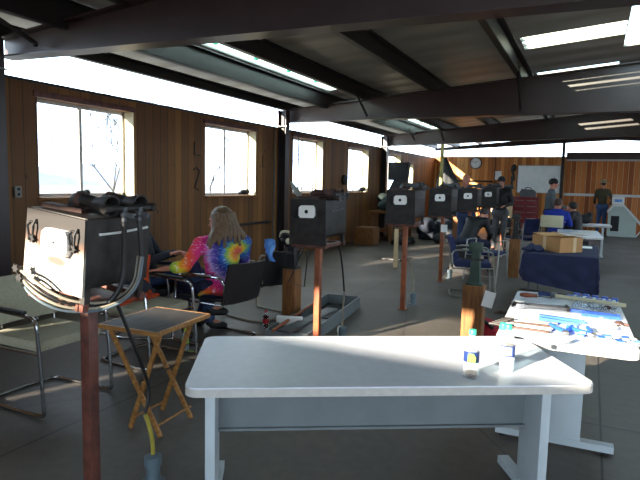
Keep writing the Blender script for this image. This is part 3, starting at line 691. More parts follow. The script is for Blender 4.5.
# clear packets with blue labels
for k in range(7):
    row = k // 7; x = .02+.042*k; y = 3.31+.012*((k*3) % 4)-.004*k
    th = thing_at('hardware_packet', ['leftmost', 'second', 'third', 'fourth', 'fifth', 'sixth', 'rightmost'][k]+' of the clear blue labelled packets at the front right of the tool table', 'packet', x-.02, y, R(-8+((k*37) % 25)), group='clear packets with blue labels')
    rnd = random.Random(k); b = MB()
    b.slab(lambda u, v: Vector((-.022+.044*u, -.075+.15*v, .010+.008*sin(pi*u)*sin(pi*v)+.003*sin(u*9+v*7+k))), 6, 10, .004); b.build('bag', 'bag_clear', th)
    MB().box((0, -.04+.06*(k % 2), .020), (.036, .045, .003)).build('paper_label', 'blue_plastic' if k % 3 else 'blue_cloth', th); MB().box((0, .025-.05*(k % 2), .019), (.03, .028, .003)).build('white_label', 'white_matte', th)
for k, (x, y, s, lab) in enumerate(((.02, 4.12, 1.1, 'crumpled clear plastic bag left of the brown knob on the tool table'), (.11, 4.06, .9, 'crumpled clear bag lying beside the dark nut on the tool table'), (.09, 3.64, 1.1, 'crumpled clear plastic bag in the middle right of the tool table'), (.13, 3.55, .8, 'smaller crumpled clear bag in front of the dark knob'))):
    b = MB(); b.slab(lambda u, v: Vector(((u-.5)*.17*s, (v-.5)*.14*s, .014+.022*abs(sin(u*7+k)*cos(v*6+k*2))+.01*sin(u*15)*sin(v*13))), 14, 12, .003); place(b, 'plastic_bag', 'bag_clear', x, y, .3*k, lab, 'bag')
for (x, y, lab) in ((.14, 4.10, 'dark rusty iron knob right of the upper clear bag'), (.19, 3.66, 'dark brown iron knob at the right edge of the tool table')):
    place(MB().ball((0, 0, .02), .024, (1.3, .9, .8)).rod((.02, 0, .02), (.05, -.02, .016), .008, n=8), 'iron_knob', 'iron_rust', x, y, .5, lab, 'knob')
# white cup/paper hanging under the far side of table 2, and a red black bag
b = MB().ball((0, 0, .09), .17, (1.15, .8, .62), sub=3); bg_ = b.build('tool_bag', 'red_cloth', loc=(-.93, 5.86, 0)); tag(bg_, 'red and black cloth bag on the floor behind the front table', 'bag')
MB().tube([(-.17, -.08, .04), (-.08, -.12, .16), (.03, -.12, .2), (.12, -.1, .12)], .022, 6, 2).ball((-.12, -.02, .09), .11, (1, .9, .9)).build('strap', 'black', bg_)

# ------------------------------------------------------------------ blue covered table with the carton
th = thing('folding_table', 'table wholly draped in a navy blue cloth, cardboard box on it', 'table', (-.30, 7.98, 0), R(-1))
MB().box((0, 0, .715), (.78, 1.45, .035), bev=.005).build('tabletop', 'white_paint', th)
for sx in (-1, 1):
    for sy in (-1, 1): MB().rod((sx*.33, sy*.62, 0), (sx*.33, sy*.62, .7), .014, n=8).build('leg', 'iron_grey', th)
def drape(w, d, over, hem, zt, nu=44, nv=60, th_=.006):
    def fn(u, v):
        L, Rr, F, Bk = over; s = -w/2-L+u*(w+L+Rr); t_ = -d/2-F+v*(d+F+Bk)
        ox = max(0, abs(s)-w/2); oy = max(0, abs(t_)-d/2); hm = hem(u, v)
        drop = max(ox, oy)*hm; x = max(-w/2, min(w/2, s)); y = max(-d/2, min(d/2, t_))
        wav = .018*sin(s*17+1)+.012*sin(t_*21)
        k = min(1, drop*4)
        x += (1 if s > 0 else -1)*(min(ox, .01)/.01)*(.018+abs(wav)*k) if ox > oy*.6 else 0
        y += (1 if t_ > 0 else -1)*(min(oy, .01)/.01)*(.018+abs(wav)*k) if oy > ox*.6 else 0
        return Vector((x, y, zt-drop))
    return MB().slab(fn, nu, nv, -th_)
tag(drape(.8, 1.47, (.36, .5, .52, .2), lambda u, v: .55+.45*u, .742).build('table_cloth', 'navy_cloth', loc=(-.30, 7.98, 0)), 'navy blue cloth draped over the table under the cardboard box', 'cloth')
b = MB(); b.slab(lambda u, v: Vector(((u-.5)*.26, (v-.5)*.30, .03+.06*sin(pi*u)*sin(pi*v)+.012*sin(u*14+v*5))), 12, 12, .02)
tag(b.build('folded_cloth', 'navy_cloth', loc=(-.62, 7.52, .745)), 'navy cloth bunched up at the left corner of the covered table', 'cloth')
th = thing('cardboard_box', 'open brown cardboard box on the navy covered table', 'box', (-.36, 7.70, .753), R(-42.7))
b = MB(); w_, d_, h_ = .47, .36, .185
for c_, s_ in (((0, -d_/2, h_/2), (w_, .006, h_)), ((0, d_/2, h_/2), (w_, .006, h_)), ((-w_/2, 0, h_/2), (.006, d_, h_)), ((w_/2, 0, h_/2), (.006, d_, h_)), ((0, 0, .004), (w_, d_, .006))): b.box(c_, s_)
b.build('carton', 'cardboard', th)
MB().box((0, d_/2+.08, h_+.02), (w_, .17, .006), rot=(-.1, 0, 0)).build('flap', 'cardboard', th); MB().box((-w_/2+.1, 0, h_+.01), (.2, d_, .006), rot=(0, .12, 0)).build('flap', 'cardboard', th); MB().box((w_/2-.09, .0, h_+.012), (.19, d_, .006), rot=(0, -.1, 0)).build('flap', 'cardboard', th)
MB().box((-.02, -d_/2-.005, h_/2), (.05, .003, h_)).build('packing_tape', 'tape', th); MB().box((w_/2+.005, .05, h_/2), (.003, .05, h_)).build('packing_tape', 'tape', th)
tag(MB().box((0, 0, .004), (.3, .22, .008)).build('paper_sheet', 'white_matte', loc=(-.10, 8.35, .749)), 'white papers lying behind the cardboard box on the navy cloth', 'paper')
tag(MB().box((0, 0, .1), (.34, .24, .2), bev=.005).build('storage_box', 'parchment', loc=(-.37, 7.02, 0)), 'pale cream box on the floor in front of the navy cloth', 'box')
b = MB()
for k in range(16):
    a = k*.9; cx, cy = -.15+.02*k, .02*sin(a*1.3); b.tube([(cx+.03*cos(q*pi/4), cy+.02*sin(q*pi/4), .012+.008*(k % 3)+.006*sin(q)) for q in range(8)], .006, 5, 0, True)
tag(b.build('steel_chain', 'iron_rust', loc=(-.80, 7.0, 0)), 'heap of dark steel chain on the floor left of the cream box', 'chain')
for k in range(3):
    b = MB(); b.slab(lambda u, v: Vector(((u-.5)*.32, (v-.5)*.24, .004+.012*u*v+.002*sin(9*u))), 5, 5, .002)
    o = tag(b.build('paper_sheet', 'white_matte', loc=(-.2+.08*k, 10.6+.42*k, .744)), ['nearest loose sheet on the pale table behind the cardboard box', 'middle loose sheet on the pale table behind the cardboard box', 'farthest loose sheet on the pale table behind the cardboard box'][k], 'paper'); o.rotation_euler = (0, 0, .4*k)

# ------------------------------------------------------------------ chairs
def arm_chair(x, y, rz, label, seat='chair_beige', back='chair_beige', frame='chrome', pads='black', w=.56, group=None, sling=False, tuft=True, backup=True):
    th = thing('arm_chair', label, 'chair', (x, y, 0), rz, group)
    h = w/2
    side = lambda s: [(s*h, -.27, .60), (s*h, -.24, .655), (s*h, -.16, .665), (s*h, .20, .655), (s*h, .26, .645), (s*h, .285, .60), (s*h, .33, .08), (s*h, .335, .03), (s*h, .30, .014), (s*h, -.20, .014), (s*(h-.04), -.27, .014)]
    L, Rr = side(-1), side(1)
    MB().tube(L+Rr[::-1], .0125, 8, 2).tube([(-h, .285, .42), (-h+.03, -.25, .40)], .01, 8).tube([(h, .285, .42), (h-.03, -.25, .40)], .01, 8).tube([(-h, -.27, .60), (-h, -.25, .40), (h, -.25, .40), (h, -.27, .60)], .01, 8, 1).build('frame', frame, th)
    for s in (-1, 1):
        MB().box((s*h, .02, .675), (.045, .30, .022), bev=.009).build('armrest', pads, th)
    if sling:
        b = MB(); b.slab(lambda u, v: Vector(((u-.5)*(w-.02), -.27+.56*v, .46-.05*sin(pi*u)*(.4+.6*sin(pi*v)))), 10, 10, .018); b.build('seat', seat, th)
        b = MB(); b.slab(lambda u, v: Vector(((u-.5)*(w+.02), -.25-.08*v-.04*sin(pi*u), .40+.38*v+.01*cos(pi*u))), 12, 10, .018); b.build('backrest', back, th)
    else:
        b = MB().box((0, .02, .455), (w-.05, .50, .075), bev=.03)
        for p_ in ((-.1, -.05), (.1, -.05), (-.1, .12), (.1, .12)):
            if tuft: b.ball((p_[0], p_[1], .492), .016, (1, 1, .3), sub=1)
        b.build('seat', seat, th)
        b = MB(); b.slab(lambda u, v: Vector(((u-.5)*(w-.06+.03*sin(pi*v)), -.22-.09*v-.03*(1-(2*u-1)**2), .52+.31*v)), 12, 8, .055)
        bk = b.build('backrest', back, th)
        MB().tube([(-.14, -.25, .40), (-.14, -.27, .60)], .011, 6).tube([(.14, -.25, .40), (.14, -.27, .60)], .011, 6).build('back_bracket', frame, th)
        if tuft:
            b = MB()
            for u in (-.1, .1): b.ball((u, -.245, .68), .017, (1, .4, 1), sub=1)
            b.build('tuft_button', 'table_grey', bk)
    return th
arm_chair(-3.38, 2.62, R(-90), 'beige padded armchair with chrome frame at the left picture edge')
arm_chair(-3.40, 3.62, R(-92), 'beige padded armchair with orange jacket behind the wooden tray stand')
arm_chair(-3.20, 4.42, R(90), 'black sling armchair under the person in the tie dye shirt', 'black', 'black', 'chrome', 'chrome', .60, sling=True)
arm_chair(-3.95, 4.25, R(-66), 'dark armchair under the person in the dark jacket', 'black', 'black', 'chrome')
arm_chair(-3.34, 5.42, R(80), 'bronze framed black armchair beyond the tie dye shirt, blue towel near its arm', 'black', 'black', 'hose_pale', 'hose_pale', .56, sling=True)
def side_chair(x, y, rz, label, arms=True, rest=True):
    th = thing('stacking_chair' if rest else 'padded_stool', label, 'chair' if rest else 'stool', (x, y, 0), rz)
    h = .27; b = MB()
    for s in (-1, 1):
        b.tube([(s*h, -.24, .80 if rest else .66), (s*h, -.22, .46), (s*h, -.27, .02)], .012, 8, 1)
        b.tube([(s*h, -.22, .66), (s*h, .12, .675), (s*h, .19, .65), (s*h, .22, .42), (s*h, .28, .01)] if arms else [(s*h, .2, .44), (s*h, .26, .01)], .012, 8, 1)
        b.rod((s*h, -.22, .44), (s*h, .21, .44), .011, n=8)
    b.rod((-h, .21, .43), (h, .21, .43), .010, n=8).rod((-h, -.22, .43), (h, -.22, .43), .010, n=8).rod((-h, .26, .10), (h, .26, .10), .008, n=6)
    b.build('frame', 'chair_grey', th)
    MB().box((0, 0, .46), (.50, .46, .05), bev=.02).build('seat', 'navy_chair', th)
    if not rest: return th
    b = MB(); b.slab(lambda u, v: Vector(((u-.5)*.48, -.235-.035*v-.02*(1-(2*u-1)**2), .54+.34*v)), 10, 8, .035); b.build('backrest', 'navy_chair', th)
    return th
arm_chair(-1.50, 8.05, R(-74), 'blue padded chair with grey tube arms, nearest of the blue chairs', 'navy_chair', 'navy_chair', 'chair_grey', 'chair_grey', .54, tuft=False)
side_chair(-1.50, 9.45, R(170), 'navy seated grey tube stool left of the timber with the dark vise', True, False)
tag(MB().box((0, 0, .22), (.40, .38, .44), bev=.01).build('stool_box', 'black', loc=(-2.0, 10.1, 0)), 'black box seat under the person bending forward', 'seat')
side_chair(-1.30, 12.6, R(60), 'dark blue chair in the far aisle left of the pine timber')
# beige chair of the person in the blue shirt
th = thing('office_chair', 'beige backed chair of the person in the royal blue shirt', 'chair', (-.66, 12.15, 0), R(-4))
MB().box((0, -.22, .88), (.42, .045, .24), bev=.02).build('backrest', 'parchment', th); MB().box((0, .04, .45), (.44, .44, .06), bev=.02).build('seat', 'parchment', th)
b = MB()
for sx in (-1, 1):
    b.tube([(sx*.18, -.22, .80), (sx*.2, -.2, .44), (sx*.21, -.23, .01)], .011, 8, 1).tube([(sx*.2, -.2, .42), (sx*.2, .2, .42), (sx*.21, .24, .01)], .011, 8, 1)
b.build('frame', 'chair_grey', th)
# orange jacket over the second beige chair
jk = MB(); jk.slab(lambda u, v: Vector((-.26+.10*u-.01*sin(9*v), -.23+.42*u*0+.12*u, .86-.62*v)) + Vector((.03*sin(7*v), .04*sin(5*u+4*v), 0)), 10, 18, .03)
jo = thing('jacket', 'orange and black jacket thrown over the beige chair behind the tray stand', 'jacket', (-3.40, 3.62, 0), R(-92))
jk.build('hanging_side', 'orange_cloth', jo)
b = MB(); b.slab(lambda u, v: Vector(((u-.5)*.46, -.20+.15*v, .50+.035*sin(pi*u)+.02*sin(u*11+v*9))), 14, 12, .03); b.build('folded_body', 'orange_cloth', jo)
b = MB(); b.slab(lambda u, v: Vector(((u-.5)*.40, -.20+.13*v, .56+.16*sin(pi*v)*sin(pi*u)+.02*sin(u*13))), 12, 10, .04); b.build('lining', 'dark_jacket', jo)

# wooden tray stand (folding): two X shaped leg pairs and a dark tray
th = thing('tray_stand', 'folding wooden tray stand with dark top beside the nearest forge post', 'folding stand', (-2.45, 2.71, 0), R(3))
b = MB().box((0, 0, .652), (.42, .52, .014), bev=.003); tt = b.build('tray_top', 'wood_tray', th)
MB().box((0, -.265, .646), (.45, .016, .028), bev=.004).box((0, .265, .646), (.45, .016, .028), bev=.004).box((-.217, 0, .646), (.016, .52, .028), bev=.004).box((.217, 0, .646), (.016, .52, .028), bev=.004).build('tray_rim', 'wood_stool', tt)
for yy in (-.205, .10):
    for s, xb in ((1, -.05), (-1, .20)):
        p0, p1 = Vector((s*.185, yy+.011*s, .632)), Vector((xb, yy+.011*s, .002)); d = p0-p1
        o = MB().box((0, 0, 0), (.030, .016, d.length), bev=.003).build('leg', 'wood_stool', th, loc=(p0+p1)/2); o.rotation_euler = Euler((0, math.atan2(d.x, d.z), 0))
for xb in (-.03, .18): MB().rod((xb, -.21, .07), (xb, .11, .07), .008, n=8).build('cross_rod', 'wood_stool', th)
MB().rod((.06, -.22, .33), (.06, .11, .33), .006, n=8).build('pivot_rod', 'iron', th)

# floor things between the chairs and the posts
bottle(-2.98, 4.93, 0, 'cola bottle with red label standing on the floor right of the black chair', 'cola', .15, 'coke_red', 'coke_red', .22, .034)
bottle(-3.22, 3.93, 0, 'green capped bottle on the floor seen through the tray stand legs', 'water', .08, 'green_cloth', 'label_green', .20, .032)
th = thing('steel_trough', 'long low grey steel trough on the floor behind the second forge post', 'trough', (-2.62, 5.45, 0), R(7))
b = MB(); 
for c_, s_ in (((-.21, 0, .07), (.012, 1.9, .14)), ((.21, 0, .07), (.012, 1.9, .14)), ((0, -.95, .07), (.42, .012, .14)), ((0, .95, .07), (.42, .012, .14)), ((0, 0, .008), (.42, 1.9, .012))): b.box(c_, s_)
b.build('trough_body', 'table_grey', th); MB().box((0, .55, .02), (.39, .76, .01)).build('inner_lining', 'black', th)
tag(MB().box((0, 0, .012), (.13, 1.1, .024), bev=.003).build('steel_bar', 'iron_grey', loc=(-2.50, 5.0, .145)), 'flat grey steel bar lying along the right edge of the low trough', 'steel bar')
tag(MB().rod((0, -.7, 0), (0, .6, 0), .016, n=10).build('steel_rod', 'orange_post', loc=(-2.70, 5.1, .165)), 'rusty round rod lying along the left of the low trough', 'steel rod').rotation_euler = (0, 0, .16)
tag(MB().box((0, 0, .05), (.26, .07, .09), bev=.004).build('white_block', 'white_matte', loc=(-2.66, 4.86, .10)), 'white rectangular block lying across the near end of the low trough', 'block').rotation_euler = (0, 0, .3)

# ------------------------------------------------------------------ people
V = Vector
def hand(b, w, d, n, s=1, curl=.5, k=1.0):
    """palm, four separate bent fingers and a thumb from wrist w along d, palm facing n"""
    d = V(d).normalized(); n = (V(n)-d*V(n).dot(d)).normalized(); sd_ = d.cross(n)*s; w = V(w)
    c = w+d*.045*k
    for t_ in (-.028, -.01, .01, .028): b.rod(w+sd_*t_*.7*k, w+d*.085*k+sd_*t_*k, .0135*k, .0115*k, n=6)
    for i, (t_, L) in enumerate(((-.031, .062), (-.0105, .072), (.0105, .068), (.031, .052))):
        p = w+d*.085*k+sd_*t_*k; a = d
        for seg in range(3):
            ang = curl*(.45+.35*seg); a = (d*cos(ang*(seg+.6))+n*sin(ang*(seg+.6))); q_ = p+a*L*k*(.44, .32, .24)[seg]
            b.rod(p, q_, .0095*k, .0085*k, n=6); b.ball(q_, .0088*k, sub=1); p = q_
    p = w+d*.02*k-sd_*.03*k; q_ = p+(d*.6-sd_*.7+n*.3).normalized()*.045*k; r_ = q_+(d*.95-sd_*.1+n*.35).normalized()*.032*k
    b.rod(w+d*.01*k, p, .016*k, n=6).rod(p, q_, .0125*k, .011*k, n=6).ball(q_, .011*k, sub=1).rod(q_, r_, .011*k, .009*k, n=6).ball(r_, .009*k, sub=1)
def head(b, c, f, k=1.0):
    """skull, jaw, nose, brow, lips, ears; f = facing direction"""
    f = V(f).normalized(); q = f.to_track_quat('Y', 'Z'); e = q.to_euler(); P = lambda x, y, z: V(c)+(q @ V((x, y, z)))*k
    b.ball(P(0, -.012, .022), .1*k, (.78, .96, .96), e).ball(P(0, .022, -.045), .075*k, (.80, .86, 1.0), e)
    b.ball(P(0, .062, -.092), .028*k, (1.1, .8, .8), e, 1)
    b.rod(P(0, .082, .012), P(0, .112, -.03), .009*k, .016*k, n=8).ball(P(0, .106, -.033), .016*k, (1.15, 1, .8), e, 1)
    b.rod(P(-.035, .078, .024), P(.035, .078, .024), .012*k, n=8).rod(P(-.02, .088, -.068), P(.02, .088, -.068), .009*k, n=6)
    for s in (-1, 1): b.ball(P(s*.08, -.008, -.012), .026*k, (.35, .75, 1.2), e, 1)
    return P, q
def person(name_label, loc, rz, J, top=None, bottom='jeans', shoes='black', hair=None, hat=None, face=(0, 1, 0), vox=.011, sleeves=True, extra=None, curl=.6, palms=((0, 0, -1), (0, 0, -1)), k=1.0, headk=1.0):
    b = MB()
    pe, ch, nk, hd = V(J['pelvis']), V(J['chest']), V(J['neck']), V(J['head'])
    sh = [V(J['shL']), V(J['shR'])]; el = [V(J['elL']), V(J['elR'])]; wr = [V(J['wrL']), V(J['wrR'])]
    hp = [V(J['hpL']), V(J['hpR'])]; kn = [V(J['knL']), V(J['knR'])]; an = [V(J['anL']), V(J['anR'])]; toe = [V(J['toL']), V(J['toR'])]
    def torso(b, g):
        b.rod(hp[0], hp[1], .115+g, n=12).ball(hp[0], .115+g).ball(hp[1], .115+g)
        for t_ in (0, .25, .5, .75, 1): b.ball(pe.lerp(ch, t_), (.135, .128, .13, .142, .145)[int(t_*4)]+g, (1.15, .82, .9))
        for s in (0, 1): b.ball(ch.lerp(sh[s], .45), .115+g, (1, .85, .9)).rod(ch.lerp(sh[s], .4), sh[s], .085+g, .062+g, n=12).ball(sh[s], .066+g)
        b.rod(ch, nk, .10+g, .066+g, n=12)
        for s in (0, 1): b.rod(nk.lerp(ch, .12), sh[s], .056+g, .056+g, n=10)
    def limb(b, a, c_, r0, r1, g): b.rod(a, c_, r0+g, r1+g, n=12, cap=True).ball(a, r0+g).ball(c_, r1+g)
    torso(b, -.012); b.rod(nk, hd+V((0, -.01, -.03)), .064, .060, n=12)
    P, q = head(b, hd, face, headk)
    for s in (0, 1):
        limb(b, sh[s], el[s], .048, .038, -.004); limb(b, el[s], wr[s], .037, .026, -.002)
        d_ = (wr[s]-el[s]).normalized()
        if 'hdL' in J: d_ = V(J[('hdL', 'hdR')[s]]).normalized()
        hand(b, wr[s], d_, palms[s], (1, -1)[s], curl)
        limb(b, hp[s], kn[s], .078, .054, -.006); limb(b, kn[s], an[s], .052, .036, -.006)
        limb(b, an[s], toe[s], .036, .03, 0)
    me = remeshed(b, 'person', vox, 2); root = addmesh('person', me, 'skin', None, loc, rz)
    root['label'] = name_label; root['category'] = 'person'
    for sx in (-1, 1):
        eb = MB().ball(P(sx*.029, .074, .0), .010*headk); eo = eb.build('eye', 'white_matte', root); MB().ball(P(sx*.029, .081, .0), .005*headk).build('iris', 'black', eo)
    if top:
        b = MB(); torso(b, .006)
        for s in (0, 1):
            limb(b, sh[s], el[s], .056, .046, .008)
            if sleeves: limb(b, el[s], el[s].lerp(wr[s], .93), .046, .036, .004)
            else: limb(b, el[s], el[s].lerp(wr[s], .35), .050, .050, .010)
        if J.get('hem'): b.rod(pe, V(J['hem']), .16, .205, n=14)
        addmesh('shirt', remeshed(b, 'shirt', vox*1.4, 4), top, root)
    if bottom:
        b = MB(); b.rod(hp[0], hp[1], .126, n=12).ball(hp[0], .127).ball(hp[1], .127).ball(pe, .135, (1.1, .85, .8))
        for s in (0, 1): limb(b, hp[s], kn[s], .088, .068, .004); limb(b, kn[s], kn[s].lerp(an[s], .96), .066, .056, .0)
        addmesh('trousers', remeshed(b, 'trousers', vox*1.4, 4), bottom, root)
    for s in (0, 1):
        b = MB(); b.ball(an[s]+V((0, 0, -.02)), .05, (1, 1.1, .9)).rod(an[s]+V((0, 0, -.04)), toe[s], .045, .04, n=12).ball(toe[s], .042, (1, 1, .85))
        addmesh('shoe', remeshed(b, 'shoe', .012, 2), shoes, root)
    if hair:
        hm, L = hair; b = MB(); e = q.to_euler()
        b.ball(P(0, -.028, .04), .104*headk, (.84, .96, .95), e)
        if L > 0:   # long hair falling over the back and shoulders
            for i in range(13):
                a = pi*(i/12)-pi/2; x_, y_ = .088*sin(a*1.15), -.035-.075*cos(a); out = 1.1+.7*(.5+.5*abs(sin(a)))
                b.tube([P(x_*.8, y_*.9, .07), P(x_, y_, 0), P(x_*1.3, y_*1.2, -L*.35), P(x_*out*1.15, y_*1.2-.01, -L*.7), P(x_*out*1.35, y_*1.15-.02, -L-.03*sin(i*2.1))], .034, 8, 1, r2=.013)
        addmesh('hair', remeshed(b, 'hair', .009 if L > 0 else .014, 1), hm, root)
    if hat:
        hm, kind = hat; b = MB(); ax = q @ V((0, 0, 1))
        if kind == 'cowboy': b.lathe([(.0, .055), (.21, .045), (.22, .056), (.105, .07), (.098, .08), (.095, .14), (.085, .165), (.04, .155), (.0, .15)][1:], P(0, -.01, .0), 24, ax).ball(P(0, -.01, .1), .085*headk, (1, 1.1, .7), q.to_euler())
        elif kind == 'cap': b.ball(P(0, -.015, .045), .106*headk, (.86, 1, .88), q.to_euler()).box(P(0, .12, .045), (.13, .09, .012), q.to_euler(), bev=.004)
        else: b.ball(P(0, -.018, .042), .107*headk, (.87, .99, .92), q.to_euler()).rod(P(-.0, -.018, .02), P(0, -.018, .045), .1, n=18)
        addmesh('hat', remeshed(b, 'hat', .011, 1), hm, root)
    return root
def stand(h=1.76, lean=0., spread=.10):
    s = h/1.76
    J = dict(pelvis=(0, 0, .94), chest=(0, lean*.6, 1.28), neck=(0, lean, 1.48), head=(0, lean+.035, 1.625), shL=(-.185, lean*.9, 1.40), shR=(.185, lean*.9, 1.40), elL=(-.25, lean*.6-.02, 1.13), elR=(.25, lean*.6-.02, 1.13), wrL=(-.24, lean+.12, .90), wrR=(.24, lean+.12, .90),
             hpL=(-.085, 0, .90), hpR=(.085, 0, .90), knL=(-spread, .02, .49), knR=(spread, .02, .49), anL=(-spread-.02, -.02, .09), anR=(spread+.02, -.02, .09), toL=(-spread-.04, .12, .04), toR=(spread+.04, .12, .04))
    return {a: tuple(v*s for v in p) for a, p in J.items()}
def sit(seat=.50, lean=.0, knee=.47, fwd=.42):
    z = seat+.08
    return dict(pelvis=(0, 0, z), chest=(0, lean*.6, z+.36), neck=(0, lean, z+.53), head=(0, lean+.04, z+.665), shL=(-.185, lean*.9, z+.47), shR=(.185, lean*.9, z+.47), elL=(-.26, lean+.05, z+.2), elR=(.26, lean+.05, z+.2), wrL=(-.15, lean+.28, z+.12), wrR=(.15, lean+.28, z+.12),
             hpL=(-.09, .0, z-.02), hpR=(.09, .0, z-.02), knL=(-.13, fwd, knee+.03), knR=(.13, fwd, knee+.03), anL=(-.14, fwd+.02, .09), anR=(.14, fwd+.02, .09), toL=(-.16, fwd+.16, .04), toR=(.16, fwd+.16, .04))
# tie-dye shirt, long hair, back to the camera
J = sit(.44, .02, .50, .42); J.update(head=(-.01, .03, 1.15), neck=(0, -.01, 1.02), shL=(-.20, -.0, .95), shR=(.20, -.02, .95), elL=(-.33, .02, .74), wrL=(-.49, .17, .70), elR=(.26, .10, .70), wrR=(.12, .32, .68), hem=(-.03, -.04, .42), anL=(-.22, .25, .09), toL=(-.26, .10, .05), knL=(-.2, .42, .5), anR=(.0, .45, .09), toR=(.02, .6, .05))
person('person with long light brown hair in a rainbow tie dye shirt, seated back to camera', (-3.17, 4.42, 0), R(62), J, 'tie_dye', 'navy', 'black', ('hair', .20), None, (-.35, 1, -.12), .009, False, headk=1.1).scale = (1.12, 1.12, 1.0)
# dark jacket, slouched, knees high, only body and hands seen beyond the nearest forge
J = sit(.48, -.10, .68, .44); J.update(chest=(0, -.08, .88), neck=(0, -.13, 1.06), head=(0, -.12, 1.21), shL=(-.19, -.12, 1.01), shR=(.19, -.12, 1.01), elL=(-.28, .02, .74), wrL=(-.1, .26, .80), elR=(.30, .02, .74), wrR=(.17, .27, .82), knR=(.14, .50, .70), anR=(.12, .66, .30), toR=(.12, .80, .26), knL=(-.12, .48, .60), anL=(-.14, .60, .10), toL=(-.15, .74, .05))
pj = person('person slouched in a dark jacket and blue jeans behind the nearest forge', (-3.96, 4.26, 0), R(-66), J, 'dark_jacket', 'jeans', 'black', ('hair_brown', 0), None, (.1, 1, 0), .010)
MB().box((.10, .42, .735), (.075, .10, .006), rot=(.5, .2, .4)).build('jeans_patch', 'label_pale', pj)
th = tag(MB().rod((-.05, 0, 0), (.09, .03, .03), .008, n=8).build('wooden_stick', 'iron_rust', loc=(-3.50, 4.42, .87)), 'brown stick held by the person in the dark jacket', 'stick')
# bald person behind the fifth forge
J = stand(1.80, .05); J.update(wrL=(-.16, .3, 1.1), wrR=(.18, .3, 1.08))
person('bald person in a dark navy top standing behind the fifth forge', (-2.32, 11.78, 0), R(170), J, 'navy', 'jeans', 'black', None, None, (.15, 1, -.35), .014)
J = stand(1.79, .03); J.update(wrL=(-.14, .32, 1.1), wrR=(.16, .34, 1.12))
person('person in a black cap and black jacket behind the sixth forge', (-1.93, 13.85, 0), R(178), J, 'black', 'iron_grey', 'black', ('hair_dark', 0), ('black', 'cap'), (0, 1, -.15), .014)
J = stand(1.78, .04); J.update(wrL=(-.12, .33, 1.02), wrR=(.12, .36, 1.05), elL=(-.26, .1, 1.12), elR=(.27, .1, 1.12))
person('person in a grey hoodie and black beanie standing in profile by the whiteboard', (-.97, 15.5, 0), R(-82), J, 'hoodie', 'navy', 'black', ('hair_dark', 0), ('black', 'beanie'), (0, 1, -.12), .014).scale = (1.2, 1.12, 1.0)
J = stand(1.80, .02, .09); J.update(wrL=(-.2, .28, 1.02), wrR=(.3, .26, 1.0), elR=(.33, .04, 1.14))
person('person in a cowboy hat, olive jacket and jeans, back to camera by plank door', (.34, 21.3, 0), R(8), J, 'olive', 'jeans_light', 'black', ('hair_brown', 0), ('khaki_hat', 'cowboy'), (0, 1, 0), .014).scale = (.95, 1.2, 1.02)
J = sit(.48, .10, .48, .42); J.update(elL=(-.25, .20, .80), elR=(.25, .20, .80), wrL=(-.12, .42, .80), wrR=(.12, .42, .80), shL=(-.18, .08, 1.02), shR=(.18, .08, 1.02), neck=(0, .12, 1.10), head=(0, .18, 1.20))
person('person in a royal blue shirt sitting back to camera in the beige chair', (-.62, 12.25, 0), R(-5), J, 'royal', 'navy', 'black', ('hair_brown', 0), None, (.3, 1, -.1), .014)
J = sit(.44, .12, .48, .4); J.update(head=(0, .18, 1.13), neck=(0, .13, 1.04))
person('seated person in dark clothes facing left beside the royal blue shirt', (-.20, 13.05, 0), R(75), J, 'black', 'navy', 'black', ('hair_dark', 0), None, (.3, 1, 0), .014)
tag(MB().box((0, 0, .22), (.42, .40, .44), bev=.01).build('stool_box', 'black', loc=(-.20, 13.02, 0)), 'black box seat under the dark dressed person facing left', 'seat')
J = sit(.48, .30, .48, .42); J.update(head=(0, .46, 1.02), neck=(0, .34, .95), chest=(0, .18, .84), shL=(-.19, .28, .93), shR=(.19, .28, .93), elL=(-.25, .36, .7), elR=(.25, .36, .7), wrL=(-.1, .5, .56), wrR=(.1, .5, .56))
person('person in black clothes bending forward on a box seat in the aisle', (-1.98, 10.13, 0), R(-30), J, 'black', 'navy', 'black', ('hair_dark', 0), None, (0, 1, -.8), .014)

# ------------------------------------------------------------------ back wall and far end things
th = thing('wall_clock', 'round white wall clock with a black rim on the back wall', 'clock', (-4.06, 21.985, 2.40))
MB().lathe([(.20, 0), (.225, .01), (.225, .04), (.195, .045), (.195, .03)], (0, 0, 0), 32, (0, -1, 0)).build('rim', 'black', th)
MB().lathe([(.196, .0), (.196, .034)], (0, 0, 0), 32, (0, -1, 0)).build('clock_face', 'white_matte', th)
MB().box((.03, -.038, .045), (.012, .004, .11), rot=(0, .6, 0)).build('hour_hand', 'black', th); MB().box((-.05, -.040, .03), (.010, .004, .15), rot=(0, -1.1, 0)).build('minute_hand', 'black', th)
b = MB()
for k in range(12): b.box((.165*sin(k*pi/6), -.036, .165*cos(k*pi/6)), (.012, .004, .03), rot=(0, k*pi/6, 0))
b.build('hour_marks', 'black', th)
th = thing('whiteboard', 'large whiteboard with faint green writing on the back wall', 'whiteboard', (-1.785, 21.96, 1.83))
MB().box((0, 0, 0), (1.42, .02, .96)).build('board', 'whiteboard', th); MB().box((0, -.005, .49), (1.46, .03, .02)).box((0, -.005, -.49), (1.46, .03, .02)).box((-.72, -.005, 0), (.02, .03, .98)).box((.72, -.005, 0), (.02, .03, .98)).build('board_frame', 'table_leg', th)
tag(MB().box((0, 0, 0), (.25, .008, .32)).build('paper_notice', 'white_matte', loc=(-3.22, 21.985, 1.95)), 'white paper notice pinned on the back wall behind the black cap', 'paper')
tag(MB().rod((0, 0, 0), (0, 0, 1.6), .014, n=8).build('conduit', 'black', loc=(-3.34, 21.95, 1.4)), 'thin black conduit running down the back wall near the paper notice', 'conduit')
